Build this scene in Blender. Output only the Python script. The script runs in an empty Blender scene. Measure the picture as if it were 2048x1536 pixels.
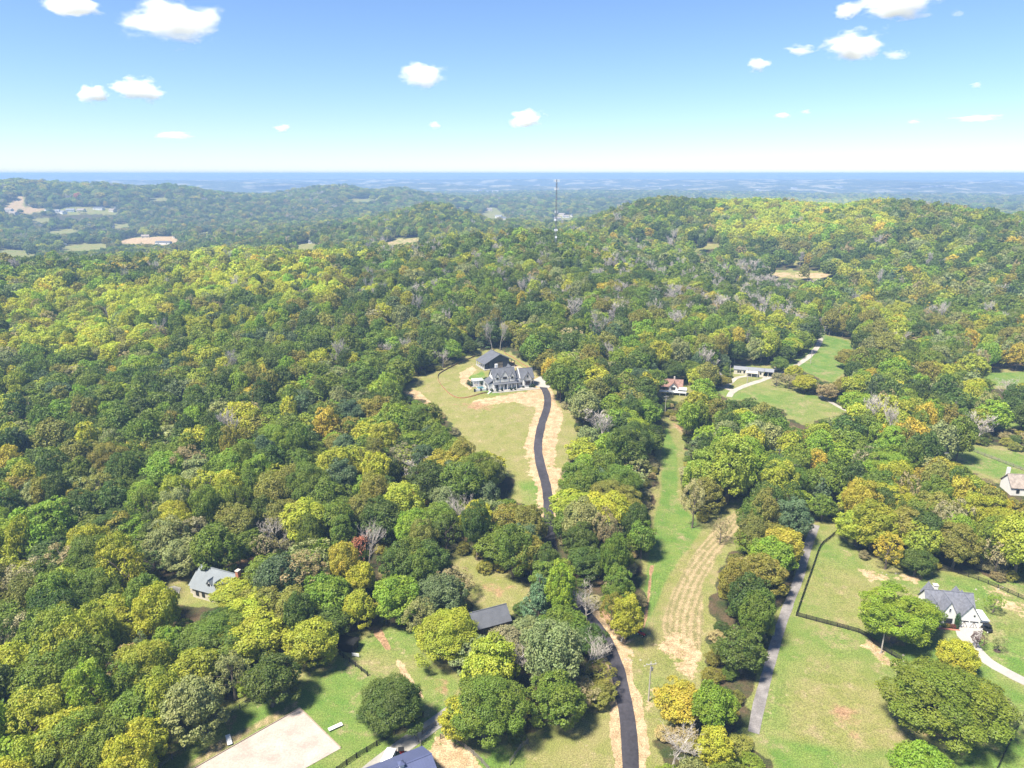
import bpy, bmesh, math, random
import numpy as np
from mathutils import Vector, Matrix, Euler

# ------------------------------------------------------------------ camera, sky, sun, exposure
scene = bpy.context.scene
C = scene.collection
R = math.radians
FPX, CAMZ, PITCH = 1409.0, 120.0, math.atan(421 / 1409.0)

cam_data = bpy.data.cameras.new('camera')
cam_data.sensor_width = 36.0
cam_data.lens = FPX / 2048 * 36
cam_data.clip_start = 1.0
cam_data.clip_end = 60000
cam = bpy.data.objects.new('camera', cam_data)
C.objects.link(cam)
cam.location = (0, 0, CAMZ)
cam.rotation_euler = (math.pi / 2 - PITCH, 0, 0)
scene.camera = cam

SUN_EL, SUN_AZ = 60.0, 236.0            # azimuth clockwise from +Y: behind the camera, to the left
world = bpy.data.worlds.new('World')
scene.world = world
world.use_nodes = True
wn = world.node_tree
wn.nodes.clear()
sky = wn.nodes.new('ShaderNodeTexSky')
sky.sky_type = 'NISHITA'
sky.sun_disc = False
sky.sun_elevation = R(SUN_EL)
sky.sun_rotation = R(SUN_AZ)
sky.altitude = 200
sky.air_density = 1.0
sky.dust_density = 0.0
sky.ozone_density = 3.6
bg = wn.nodes.new('ShaderNodeBackground')
bg.inputs['Strength'].default_value = 0.063
wo = wn.nodes.new('ShaderNodeOutputWorld')
tintn = wn.nodes.new('ShaderNodeMix')
tintn.data_type = 'RGBA'; tintn.blend_type = 'MULTIPLY'
tintn.inputs[0].default_value = 1.0
tintn.inputs[7].default_value = (0.86, 0.955, 1.14, 1)          # white balance of the sky
wn.links.new(sky.outputs[0], tintn.inputs[6])
wn.links.new(tintn.outputs[2], bg.inputs[0])
wn.links.new(bg.outputs[0], wo.inputs['Surface'])

sun_data = bpy.data.lights.new('sun', 'SUN')
sun_data.energy = 5.0
sun_data.angle = R(10.0)
sun_data.color = (1.0, 0.93, 0.80)
sun = bpy.data.objects.new('sun', sun_data)
C.objects.link(sun)
sd = Vector((math.sin(R(SUN_AZ)) * math.cos(R(SUN_EL)), math.cos(R(SUN_AZ)) * math.cos(R(SUN_EL)), math.sin(R(SUN_EL))))
sun.rotation_euler = sd.to_track_quat('Z', 'Y').to_euler()
sun.location = (0, 0, 400)

vs = scene.view_settings
vs.view_transform = 'Standard'
vs.look = 'None'
vs.gamma = 1.0
vs.exposure = 1.34
vs.use_curve_mapping = False
cy = scene.cycles
cy.max_bounces = 7
cy.diffuse_bounces = 3
cy.glossy_bounces = 2
cy.transmission_bounces = 4
cy.transparent_max_bounces = 6
cy.volume_bounces = 6
cy.use_denoising = True

# ------------------------------------------------------------------ pixel <-> world
cp, sp = math.cos(PITCH), math.sin(PITCH)
def pdir(u, v):
    a = (np.asarray(u, float) - 1024) / FPX
    b = -(np.asarray(v, float) - 768) / FPX
    return np.stack([a, cp + b * sp, -sp + b * cp], -1)
def project(x, y, z):
    dz = z - CAMZ
    dep = y * cp - dz * sp
    upc = y * sp + dz * cp
    dep = np.where(np.abs(dep) < 1e-3, 1e-3, dep)
    u = 1024 + FPX * x / dep
    v = 768 - FPX * upc / dep
    return np.where(dep > 1, u, -9999.0), np.where(dep > 1, v, -9999.0)
def at_z(u, v, z):
    d = pdir(u, v)
    t = (z - CAMZ) / d[2]
    return np.array([d[0] * t, d[1] * t, z])
def at_D(u, v, D):
    d = pdir(u, v)
    t = D / math.hypot(d[0], d[1])
    return np.array([d[0] * t, d[1] * t, CAMZ + d[2] * t])

# ------------------------------------------------------------------ value noise
def hash2(ix, iy, s):
    h = (ix.astype(np.int64) * 374761393 + iy.astype(np.int64) * 668265263 + s * 1442695041) & 0x7fffffff
    h = ((h ^ (h >> 13)) * 1274126177) & 0x7fffffff
    return ((h ^ (h >> 16)) & 0xffff) / 65535.0
def vnoise(x, y, s=0):
    x = np.asarray(x, float); y = np.asarray(y, float)
    ix = np.floor(x); iy = np.floor(y)
    fx = x - ix; fy = y - iy
    fx = fx * fx * (3 - 2 * fx); fy = fy * fy * (3 - 2 * fy)
    a = hash2(ix, iy, s); b = hash2(ix + 1, iy, s); c = hash2(ix, iy + 1, s); d = hash2(ix + 1, iy + 1, s)
    return (a * (1 - fx) + b * fx) * (1 - fy) + (c * (1 - fx) + d * fx) * fy
def fbm(x, y, s=0, o=4):
    t = 0; a = 0.5; n = 0
    for i in range(o):
        t = t + a * vnoise(x * 2 ** i, y * 2 ** i, s + i * 17); n += a; a *= 0.5
    return t / n
def sstep(a, b, x):
    t = np.clip((x - a) / (b - a), 0, 1)
    return t * t * (3 - 2 * t)

# ------------------------------------------------------------------ terrain control points
ctrl = []
def G(u, v, z): ctrl.append(at_z(u, v, z))                     # bare ground seen at a pixel
def CN(u, v, z, h=13):                                         # canopy seen at a pixel, ground height z
    p = at_z(u, v, z + h); ctrl.append(np.array([p[0], p[1], z]))
def K(u, v, D, h=11):                                          # ridge line of canopy at distance D
    p = at_D(u, v, D); ctrl.append(np.array([p[0], p[1], p[2] - (h if D < 2000 else 19)]))
def P(u, D, z):
    p = at_D(u, 500, D); ctrl.append(np.array([p[0], p[1], z]))
for u in (-200, 250, 512, 800, 1024, 1300, 1536, 1800, 2200): G(u, 1500, 0)
for u in (-900, 2900): G(u, 1400, 0); P(u, 500, 5); P(u, 1200, 5); P(u, 3000, 0)
for u, v, z in ((400, 1180, 0), (900, 1180, 0), (1300, 1250, 0), (1330, 1000, 1), (1340, 850, 3), (1700, 1100, 0), (1910, 1250, 1), (1800, 1450, 0), (1960, 920, 2),
                (1100, 1010, 3), (1075, 900, 6), (1095, 800, 11), (1015, 775, 12), (990, 728, 13.5), (815, 772, 10), (1040, 1000, 2.5), (900, 800, 9.5), (1130, 880, 6.5),
                (1650, 705, 9), (1600, 800, 5), (1500, 748, 7), (1345, 785, 5), (1470, 790, 5), (2000, 752, 5), (2020, 855, 3), (1600, 550, 14)): G(u, v, z)
for u, v, z in ((0, 1300, -2), (300, 1250, 0), (600, 1050, 0), (0, 1000, -2), (300, 900, 1), (0, 800, 3), (400, 760, 7), (0, 650, 13), (500, 640, 16), (200, 560, 20),
                (300, 512, 24), (0, 517, 22), (600, 500, 27), (800, 495, 30), (1050, 468, 40), (1200, 490, 33), (1350, 522, 23), (1500, 548, 13),
                (1000, 560, 27), (1000, 640, 19), (1300, 600, 19), (1300, 700, 11), (1400, 560, 20), (1230, 850, 5),
                (1800, 600, 9), (2040, 620, 9), (1900, 700, 6), (1800, 950, 1), (1480, 940, 1), (2040, 1100, 1)): CN(u, v, z)
for u, v, D in ((-200, 362, 3200), (0, 361, 3200), (100, 365, 3200), (180, 377, 3250), (222, 366, 3000), (270, 373, 2950), (360, 371, 3000), (450, 388, 3000), (550, 386, 3300),
                (640, 373, 3500), (690, 371, 3500), (740, 381, 3500), (790, 374, 3700), (860, 392, 3800),
                (870, 408, 1480), (800, 428, 1480), (740, 446, 1450), (940, 436, 1450), (1000, 452, 1350), (680, 458, 1400),
                (1160, 462, 1020), (1225, 424, 1150), (1290, 403, 1200), (1400, 402, 1220), (1500, 403, 1220), (1600, 411, 1200), (1690, 417, 1180), (1762, 404, 1150), (1840, 418, 1120), (1920, 428, 1090), (2048, 441, 1050), (2300, 440, 1050),
                (1500, 470, 960), (1700, 475, 930), (1900, 505, 860), (1320, 472, 930), (1260, 500, 840)): K(u, v, D)
for u, D, z in ((0, 1080, -4), (300, 1080, -2), (600, 1020, 8), (0, 1330, -20), (300, 1330, -20), (0, 1700, -20), (300, 1800, -20), (550, 1650, -12), (300, 2300, -18), (100, 2400, -8), (650, 2300, -15),
                (800, 1180, 8), (1000, 1120, 6), (1110, 1060, 8), (900, 2100, -18), (1050, 1900, -18), (1150, 2600, -20),
                (1300, 1750, -16), (1700, 1700, -16), (2048, 1600, -16), (1500, 2600, -20), (2048, 2600, -20), (400, 4600, -18), (1000, 4600, -20), (1600, 4600, -20), (50, 4600, -18),
                *[(uu_, 3950, -16) for uu_ in range(-150, 1000, 110)], (1024, 6500, -20), (300, 6500, -20), (1750, 6500, -20)): P(u, D, z)
ctrl = np.array(ctrl)
def tcoord(x, y):
    return np.stack([np.arctan2(x, y) * 2.2, np.log(np.hypot(x, y))], -1)
def tps(r2):
    return 0.5 * r2 * np.log(r2 + 1e-12)
tc = tcoord(ctrl[:, 0], ctrl[:, 1])
n = len(tc)
A = np.zeros((n + 3, n + 3))
A[:n, :n] = tps(((tc[:, None] - tc[None]) ** 2).sum(-1)) + np.eye(n) * 0.00004
A[:n, n] = 1; A[:n, n + 1:] = tc
A[n, :n] = 1; A[n + 1:, :n] = tc.T
wts = np.linalg.solve(A, np.concatenate([ctrl[:, 2], np.zeros(3)]))

azs = np.concatenate([np.arange(-180, -60, 8.0), np.arange(-60, -44, 1.0), np.arange(-44, 44.01, 0.16), np.arange(45, 61, 1.0), np.arange(68, 181, 8.0)])
azs[-1] = 180.0
azr = np.radians(azs)
def geo(a, b, q): return a * q ** np.arange(int(math.log(b / a) / math.log(q)))
rad = np.concatenate([geo(25, 100, 1.08), geo(100, 560, 1.0056), geo(560, 2600, 1.012), geo(2600, 19000, 1.02), [19400.0]])
lr = np.log(rad)
AZ, RD = np.meshgrid(azr, rad, indexing='ij')
GX, GY = RD * np.sin(AZ), RD * np.cos(AZ)
TT = np.stack([AZ * 2.2, np.log(RD)], -1).reshape(-1, 2)
Z = np.empty(len(TT))
for i in range(0, len(TT), 40000):
    q = TT[i:i + 40000]
    Z[i:i + 40000] = tps(((q[:, None] - tc[None]) ** 2).sum(-1)) @ wts[:n] + wts[n] + q @ wts[n + 1:]
Z = Z.reshape(AZ.shape)
Z = np.clip(Z, -28, 110)
side = sstep(R(42), R(60), np.abs(AZ))
Z = Z * (1 - side)
Z += (fbm(GX / 160, GY / 160, 3, 3) - 0.5) * 9 * sstep(450, 1100, RD)
# distant plain and its long low ridges
far = sstep(4300, 6500, RD)
ridge = (1 - np.abs(2 * fbm(GX / 2600, GY / 1500, 9, 4) - 1)) ** 2
zf = -22 + 105 * sstep(4600, 9000, RD) * ridge ** 1.5 + (fbm(GX / 900, GY / 500, 21, 4) - 0.5) * 34
zf = np.minimum(zf, CAMZ - RD * (0.0062 + 0.0030 * fbm(AZ * 9 + RD / 5000, RD / 2500, 44, 3)))
lastr = sstep(13500, 16500, RD)                                # the last ridge, which makes the skyline
zf = zf * (1 - lastr) + lastr * (CAMZ - RD * (-0.0008 + 0.0066 * fbm(AZ * 8, RD * 0 + 3.3, 61, 5)))
Z = Z * (1 - far) + zf * far
Z += (fbm(GX / 45, GY / 30, 31, 2) - 0.5) * 12 * sstep(4600, 6000, RD)

def hfun(x, y):
    x = np.asarray(x, float); y = np.asarray(y, float)
    a = np.arctan2(x, y); l = np.log(np.maximum(np.hypot(x, y), 26))
    i = np.clip(np.searchsorted(azr, a) - 1, 0, len(azr) - 2)
    j = np.clip(np.searchsorted(lr, l) - 1, 0, len(lr) - 2)
    fa = (a - azr[i]) / (azr[i + 1] - azr[i]); fb = np.clip((l - lr[j]) / (lr[j + 1] - lr[j]), 0, 1)
    return (Z[i, j] * (1 - fa) + Z[i + 1, j] * fa) * (1 - fb) + (Z[i, j + 1] * (1 - fa) + Z[i + 1, j + 1] * fa) * fb
tmarch = np.exp(np.linspace(math.log(60), math.log(18000), 1600))
def hit(u, v):
    """first terrain point on the ray through a pixel"""
    d = pdir(u, v)
    p = d[None] * tmarch[:, None]
    g = p[:, 2] + CAMZ - hfun(p[:, 0], p[:, 1])
    k = np.argmax(g < 0)
    if g[k] >= 0: k = len(g) - 1
    lo, hi = tmarch[max(k - 1, 0)], tmarch[k]
    for _ in range(18):
        m = 0.5 * (lo + hi); q = d * m
        if q[2] + CAMZ - float(hfun(q[0], q[1])) < 0: hi = m
        else: lo = m
    q = d * hi
    return np.array([q[0], q[1], float(hfun(q[0], q[1]))])
def flatten(u, v, r, r2, z=None):
    p = hit(u, v)
    zz = p[2] if z is None else z
    w = 1 - sstep(r, r2, np.hypot(GX - p[0], GY - p[1]))
    Z[...] = Z * (1 - w) + zz * w
for a in ((1015, 772, 17, 30), (990, 727, 14, 24), (1910, 1240, 15, 26), (425, 1190, 12, 22), (825, 1540, 14, 24), (1505, 748, 14, 24), (1345, 785, 9, 16), (1432, 765, 7, 12), (1882, 905, 6, 10), (1984, 1000, 8, 14), (520, 1490, 22, 34)):
    flatten(*a)

# ------------------------------------------------------------------ pixel polygons
def poly_sdf(poly, u, v):
    """signed distance in pixels, negative inside"""
    p = np.array(poly, float); q = np.roll(p, -1, 0)
    dmin = np.full(u.shape, 1e9); ins = np.zeros(u.shape, bool)
    for (x0, y0), (x1, y1) in zip(p, q):
        ex, ey = x1 - x0, y1 - y0
        t = np.clip(((u - x0) * ex + (v - y0) * ey) / (ex * ex + ey * ey + 1e-9), 0, 1)
        dmin = np.minimum(dmin, np.hypot(u - x0 - t * ex, v - y0 - t * ey))
        if y0 != y1:
            c = ((y0 > v) != (y1 > v)) & (u < ex * (v - y0) / ey + x0)
            ins ^= c
    return np.where(ins, -dmin, dmin)
def line_dist(line, x, y):
    p = np.array(line, float); dmin = np.full(x.shape, 1e9)
    for (x0, y0), (x1, y1) in zip(p[:-1], p[1:]):
        ex, ey = x1 - x0, y1 - y0
        t = np.clip(((x - x0) * ex + (y - y0) * ey) / (ex * ex + ey * ey + 1e-9), 0, 1)
        dmin = np.minimum(dmin, np.hypot(x - x0 - t * ex, y - y0 - t * ey))
    return dmin
def smooth_line(pts, k=8):
    """Catmull-Rom through points"""
    p = np.array(pts, float)
    if len(p) < 3:
        return np.array([p[0] + (p[-1] - p[0]) * t for t in np.linspace(0, 1, k + 1)])
    p = np.vstack([2 * p[0] - p[1], p, 2 * p[-1] - p[-2]])
    out = []
    for i in range(1, len(p) - 2):
        for t in np.linspace(0, 1, k, endpoint=False):
            out.append(0.5 * (2 * p[i] + (p[i + 1] - p[i - 1]) * t + (2 * p[i - 1] - 5 * p[i] + 4 * p[i + 1] - p[i + 2]) * t * t + (3 * p[i] - p[i - 1] - 3 * p[i + 1] + p[i + 2]) * t ** 3))
    out.append(p[-2])
    return np.array(out)

HILL = [(792, 782), (835, 762), (880, 742), (935, 715), (962, 702), (1020, 706), (1062, 735), (1092, 760), (1112, 800), (1140, 830), (1150, 870), (1132, 920), (1112, 970), (1108, 1018), (1088, 1020), (1038, 1000), (1030, 960), (990, 912), (930, 872), (893, 832), (845, 797)]
ROW = [(1326, 832), (1352, 848), (1372, 905), (1352, 960), (1365, 1010), (1400, 1050), (1450, 1012), (1490, 1000), (1482, 1060), (1442, 1110), (1410, 1170), (1414, 1240), (1410, 1300), (1387, 1360), (1335, 1395), (1308, 1460), (1292, 1760), (1035, 1760), (1060, 1488), (1150, 1432), (1224, 1368), (1228, 1330), (1212, 1290), (1200, 1245), (1206, 1218), (1240, 1282), (1282, 1276), (1292, 1200), (1302, 1100), (1319, 980)]
PADDOCK = [(1630, 1052), (1655, 1046), (1690, 1066), (1702, 1095), (1720, 1127), (1790, 1148), (1830, 1132), (1900, 1150), (1965, 1160), (2420, 1202), (2420, 1760), (1570, 1760), (1540, 1505), (1505, 1475), (1498, 1462), (1538, 1300), (1568, 1240), (1600, 1150), (1615, 1080)]
ARENA = [(384, 1540), (600, 1417), (682, 1497), (605, 1540)]
LOWER = [(265, 1760), (330, 1472), (390, 1458), (440, 1422), (520, 1397), (592, 1388), (612, 1332), (672, 1307), (700, 1292), (742, 1266), (764, 1247), (830, 1262), (846, 1302), (870, 1332), (905, 1352), (922, 1366), (896, 1420), (890, 1432), (905, 1472), (950, 1495), (1038, 1484), (1052, 1500), (1030, 1760)]
GLADE = [(888, 1112), (920, 1108), (960, 1145), (1035, 1163), (1055, 1185), (1022, 1215), (1006, 1240), (966, 1256), (937, 1192), (926, 1150)]
MEADOW_UP = [(1640, 668), (1700, 682), (1704, 702), (1694, 740), (1664, 766), (1628, 752), (1600, 737), (1560, 735), (1610, 712), (1630, 690)]
MEADOW_LOW = [(1425, 778), (1446, 745), (1470, 732), (1545, 735), (1552, 762), (1580, 776), (1622, 786), (1642, 798), (1702, 826), (1690, 829), (1600, 846), (1570, 820), (1512, 797), (1470, 802), (1440, 790)]
DECKYARD = [(1316, 772), (1345, 760), (1376, 768), (1384, 786), (1362, 802), (1325, 792)]
MEADOW_E = [(1962, 746), (2420, 736), (2420, 756), (1990, 772)]
PASTURE = [(1866, 896), (1900, 888), (2420, 942), (2420, 968), (2010, 962), (1940, 938), (1902, 914)]
PASTURE2 = [(1962, 848), (2420, 843), (2420, 860), (1990, 858)]
TANFIELD = [(1538, 543), (1664, 545), (1650, 557), (1545, 555)]
ROOFYARD = [(328, 1188), (338, 1174), (380, 1168), (398, 1138), (474, 1148), (474, 1168), (425, 1202), (395, 1205)]
REDYARD = [(448, 1132), (512, 1108), (516, 1120), (480, 1150), (455, 1146)]
ROOFPEEK = [(96, 1054), (118, 1056), (117, 1074), (102, 1074)]
EDGEHOUSE = [(2012, 955), (2420, 955), (2420, 992), (2020, 985)]
SHEDSPOT = [(672, 1285), (702, 1280), (704, 1306), (680, 1306)]
FARF = [[(225, 486), (262, 476), (345, 472), (362, 482), (330, 490), (275, 489)], [(88, 466), (120, 459), (156, 456), (154, 464), (110, 470)], [(112, 494), (165, 488), (228, 488), (200, 499), (135, 502)], [(0, 496), (40, 500), (74, 510), (62, 516), (0, 508)],
        [(562, 497), (600, 489), (625, 486), (640, 498), (600, 500)], [(757, 492), (795, 477), (838, 475), (846, 482), (800, 490)], [(60, 438), (98, 437), (100, 443), (62, 444)], [(8, 412), (40, 392), (50, 396), (46, 414), (100, 418), (60, 428), (10, 426)],
        [(100, 420), (150, 412), (240, 418), (235, 428), (130, 430)], [(960, 428), (985, 412), (1010, 430), (1012, 442), (975, 436)], [(1110, 428), (1150, 430), (1140, 440), (1105, 438)], [(395, 462), (430, 460), (425, 466), (396, 468)], [(230, 448), (260, 446), (258, 454), (232, 456)],
        [(300, 396), (335, 395), (332, 400), (302, 401)], [(700, 398), (760, 396), (750, 402), (702, 403)], [(350, 510), (425, 507), (424, 512), (352, 516)], [(1545, 522), (1620, 520), (1618, 526), (1550, 528)], [(1380, 490), (1440, 488), (1450, 496), (1390, 500)]]
CLEAR = [HILL, ROW, PADDOCK, LOWER, GLADE, MEADOW_UP, MEADOW_LOW, DECKYARD, MEADOW_E, PASTURE, PASTURE2, TANFIELD, ROOFYARD, REDYARD, ROOFPEEK, EDGEHOUSE, SHEDSPOT] + FARF

DRIVE = [(1264, 1740), (1263, 1640), (1262, 1560), (1260, 1500), (1255, 1440), (1246, 1390), (1232, 1330), (1214, 1285), (1190, 1250), (1165, 1220), (1140, 1180), (1110, 1120), (1098, 1060), (1097, 1010), (1092, 970), (1080, 925), (1076, 890), (1083, 850), (1094, 815), (1094, 790), (1084, 771)]
LANE_E = [(1507, 1466), (1518, 1410), (1535, 1345), (1556, 1270), (1575, 1215), (1600, 1150), (1615, 1095), (1632, 1050)]
LANE_S = [(700, 1575), (760, 1527), (830, 1475), (888, 1434), (930, 1405)]
HOUSEDRIVE = [(1935, 1262), (1945, 1290), (1972, 1320), (2010, 1343), (2060, 1368), (2150, 1405), (2300, 1450)]
FARLANE = [(1458, 794), (1466, 783), (1492, 771), (1520, 762), (1545, 752), (1580, 738), (1612, 718), (1630, 700), (1640, 682), (1638, 668), (1630, 655)]
FARLANE2 = [(1428, 772), (1452, 776), (1466, 781)]
FARLANE3 = [(1448, 777), (1462, 765), (1480, 754), (1512, 752), (1532, 755)]
TRACK_E = [(1640, 792), (1668, 808), (1690, 820), (1705, 824)]
TRACK_GREEN = [(1330, 850), (1322, 980), (1308, 1100), (1290, 1230)]
TRACK_MOWN = [(1500, 1000), (1440, 1065), (1385, 1130), (1350, 1200), (1340, 1260), (1345, 1330)]
HAZE = 0.0002
# ------------------------------------------------------------------ materials
def new_mat(name):
    m = bpy.data.materials.new(name); m.use_nodes = True
    nt = m.node_tree; nt.nodes.clear()
    out = nt.nodes.new('ShaderNodeOutputMaterial')
    return m, nt, out
def nd(nt, t, **kw):
    x = nt.nodes.new(t)
    for k, val in kw.items():
        if k.startswith('i_'):
            key = k[2:]
            key = int(key) if key.isdigit() else key
            x.inputs[key].default_value = val
        else: setattr(x, k, val)
    return x
def mixrgb(nt, fac, a, b, mode='MIX'):
    m = nt.nodes.new('ShaderNodeMix'); m.data_type = 'RGBA'; m.blend_type = mode
    for s, val in ((m.inputs[0], fac), (m.inputs[6], a), (m.inputs[7], b)):
        if isinstance(val, bpy.types.NodeSocket): nt.links.new(val, s)
        else: s.default_value = val if not isinstance(val, tuple) or len(val) == 4 else (*val, 1)
    return m.outputs[2]
def math_n(nt, op, a, b=None, c=None, clamp=False):
    m = nt.nodes.new('ShaderNodeMath'); m.operation = op; m.use_clamp = clamp
    for s, val in zip(m.inputs, (a, b, c)):
        if val is None: continue
        if isinstance(val, bpy.types.NodeSocket): nt.links.new(val, s)
        else: s.default_value = val
    return m.outputs[0]
def noise_n(nt, vec, scale, detail=3, rough=0.55):
    x = nd(nt, 'ShaderNodeTexNoise', i_Scale=scale, i_Detail=detail, i_Roughness=rough)
    if vec is not None: nt.links.new(vec, x.inputs['Vector'])
    return x.outputs['Fac']
def ramp(nt, fac, lo, hi):
    m = nd(nt, 'ShaderNodeMapRange', interpolation_type='SMOOTHSTEP')
    nt.links.new(fac, m.inputs['Value']); m.inputs['From Min'].default_value = lo; m.inputs['From Max'].default_value = hi
    return m.outputs['Result']
def plain(name, col, rough=0.7, var=0.12, scale=0.6, bump=0.0, bscale=6.0, metallic=0.0, spec=0.3, seams=None, seam_axis=0):
    m, nt, out = new_mat(name)
    b = nd(nt, 'ShaderNodeBsdfPrincipled', i_Roughness=rough, i_Metallic=metallic)
    b.inputs['Specular IOR Level'].default_value = spec
    tc_ = nd(nt, 'ShaderNodeTexCoord')
    n1 = noise_n(nt, tc_.outputs['Object'], scale, 4)
    n2 = noise_n(nt, tc_.outputs['Object'], scale * 9, 2)
    f = math_n(nt, 'ADD', math_n(nt, 'MULTIPLY', n1, 0.6), math_n(nt, 'MULTIPLY', n2, 0.4))
    c0 = tuple(max(0, k * (1 - var * 2)) for k in col); c1 = tuple(min(1, k * (1 + var * 2)) for k in col)
    nt.links.new(mixrgb(nt, ramp(nt, f, 0.25, 0.75), c0, c1), b.inputs['Base Color'])
    h = None
    if seams:
        sep = nd(nt, 'ShaderNodeSeparateXYZ'); nt.links.new(tc_.outputs['Object'], sep.inputs[0])
        fr = math_n(nt, 'FRACT', math_n(nt, 'DIVIDE', sep.outputs[seam_axis], seams))
        h = math_n(nt, 'LESS_THAN', fr, 0.12)
    elif bump: h = noise_n(nt, tc_.outputs['Object'], bscale, 3)
    if h is not None:
        bp = nd(nt, 'ShaderNodeBump', i_Strength=bump or 0.6, i_Distance=0.06)
        nt.links.new(h, bp.inputs['Height']); nt.links.new(bp.outputs[0], b.inputs['Normal'])
    nt.links.new(b.outputs[0], out.inputs['Surface'])
    return m

MAT = {}
MAT['white_wall'] = plain('white_painted_brick', (0.66, 0.65, 0.62), 0.75, 0.03, 0.5, 0.25, 4)
MAT['white_metal'] = plain('white_metal', (0.55, 0.56, 0.57), 0.5, 0.03, 0.5, seams=0.5)
MAT['white_trim'] = plain('white_trim', (0.66, 0.66, 0.64), 0.6, 0.03)
MAT['cream_siding'] = plain('cream_siding', (0.52, 0.48, 0.38), 0.7, 0.06, 0.4, seams=0.3, seam_axis=2)
MAT['dark_siding'] = plain('dark_siding', (0.055, 0.065, 0.09), 0.6, 0.1, 0.5, seams=0.45)
MAT['dark_roof'] = plain('charcoal_roof', (0.10, 0.105, 0.12), 0.62, 0.10, 0.5, seams=0.5)
MAT['shingle'] = plain('grey_shingle', (0.135, 0.14, 0.165), 0.8, 0.16, 1.2, 0.5, 7)
MAT['blue_roof'] = plain('slate_blue_metal', (0.075, 0.088, 0.165), 0.5, 0.05, 0.3, seams=0.6)
MAT['silver_roof'] = plain('silver_metal_roof', (0.17, 0.19, 0.205), 0.6, 0.06, 0.4, seams=0.5)
MAT['pale_roof'] = plain('pale_metal_roof', (0.20, 0.205, 0.22), 0.65, 0.08, 0.4, seams=0.6)
MAT['brown_roof'] = plain('brown_shingle', (0.22, 0.13, 0.105), 0.85, 0.18, 0.9, 0.5, 7)
MAT['tan_roof'] = plain('weathered_shingle', (0.26, 0.22, 0.19), 0.85, 0.2, 0.9, 0.5, 7)
MAT['brown_wall'] = plain('brown_boards', (0.11, 0.075, 0.05), 0.8, 0.2, 0.8)
MAT['brick'] = plain('red_brick', (0.36, 0.15, 0.10), 0.85, 0.2, 2.0, 0.4, 8)
MAT['stone'] = plain('pale_stone', (0.48, 0.44, 0.38), 0.85, 0.15, 1.2, 0.6, 5)
MAT['concrete'] = plain('pale_concrete', (0.31, 0.295, 0.27), 0.85, 0.07, 0.12, 0.2, 6)
MAT['old_concrete'] = plain('aged_concrete', (0.27, 0.255, 0.23), 0.9, 0.10, 0.12, 0.2, 6)
MAT['asphalt'] = plain('fresh_asphalt', (0.040, 0.037, 0.044), 0.85, 0.24, 0.12, 0.3, 12)
MAT['gravel'] = plain('grey_gravel', (0.19, 0.175, 0.168), 0.95, 0.2, 0.35, 0.7, 9)
MAT['dirt_lane'] = plain('pale_gravel', (0.33, 0.30, 0.255), 0.95, 0.15, 0.3, 0.6, 8)
MAT['sand'] = plain('arena_sand', (0.35, 0.295, 0.255), 0.95, 0.13, 0.25, 0.5, 5)
MAT['glass'] = plain('dark_window_glass', (0.02, 0.025, 0.03), 0.12, 0.1, 0.5, spec=0.6)
MAT['black'] = plain('black_trim', (0.015, 0.015, 0.016), 0.5, 0.1)
MAT['black_board'] = plain('black_fence_board', (0.018, 0.016, 0.015), 0.8, 0.25)
MAT['grey_board'] = plain('weathered_fence_board', (0.16, 0.145, 0.13), 0.9, 0.2, 1.0)
MAT['rust_fabric'] = plain('rust_coloured_silt_fence', (0.30, 0.16, 0.075), 0.9, 0.2, 0.5)
MAT['wood'] = plain('weathered_wood', (0.28, 0.22, 0.17), 0.9, 0.2, 1.0)
MAT['pole_wood'] = plain('weathered_pole_wood', (0.36, 0.33, 0.30), 0.9, 0.15, 1.0)
MAT['steel'] = plain('galvanised_steel', (0.20, 0.20, 0.21), 0.55, 0.1, metallic=0.3)
MAT['dish'] = plain('white_dish', (0.75, 0.75, 0.75), 0.5, 0.03)
MAT['rubber'] = plain('black_rubber', (0.02, 0.02, 0.02), 0.9, 0.1)
MAT['red_paint'] = plain('red_paint', (0.45, 0.03, 0.025), 0.45, 0.05)
MAT['green_paint'] = plain('green_paint', (0.03, 0.18, 0.05), 0.45, 0.05)
MAT['car_white'] = plain('white_car_paint', (0.78, 0.78, 0.78), 0.3, 0.02, spec=0.5)
MAT['water'] = plain('pool_water', (0.06, 0.15, 0.18), 0.08, 0.05, spec=0.6)
MAT['rock'] = plain('pale_limestone', (0.30, 0.27, 0.225), 0.9, 0.2, 1.5, 0.6, 5)
MAT['trunk'] = plain('tree_bark', (0.15, 0.12, 0.095), 0.95, 0.25, 1.5)
MAT['pale_bark'] = plain('pale_dead_bark', (0.40, 0.36, 0.32), 0.95, 0.15, 1.5)
MAT['mulch'] = plain('dark_mulch', (0.06, 0.04, 0.03), 0.95, 0.25, 1.5)

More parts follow.
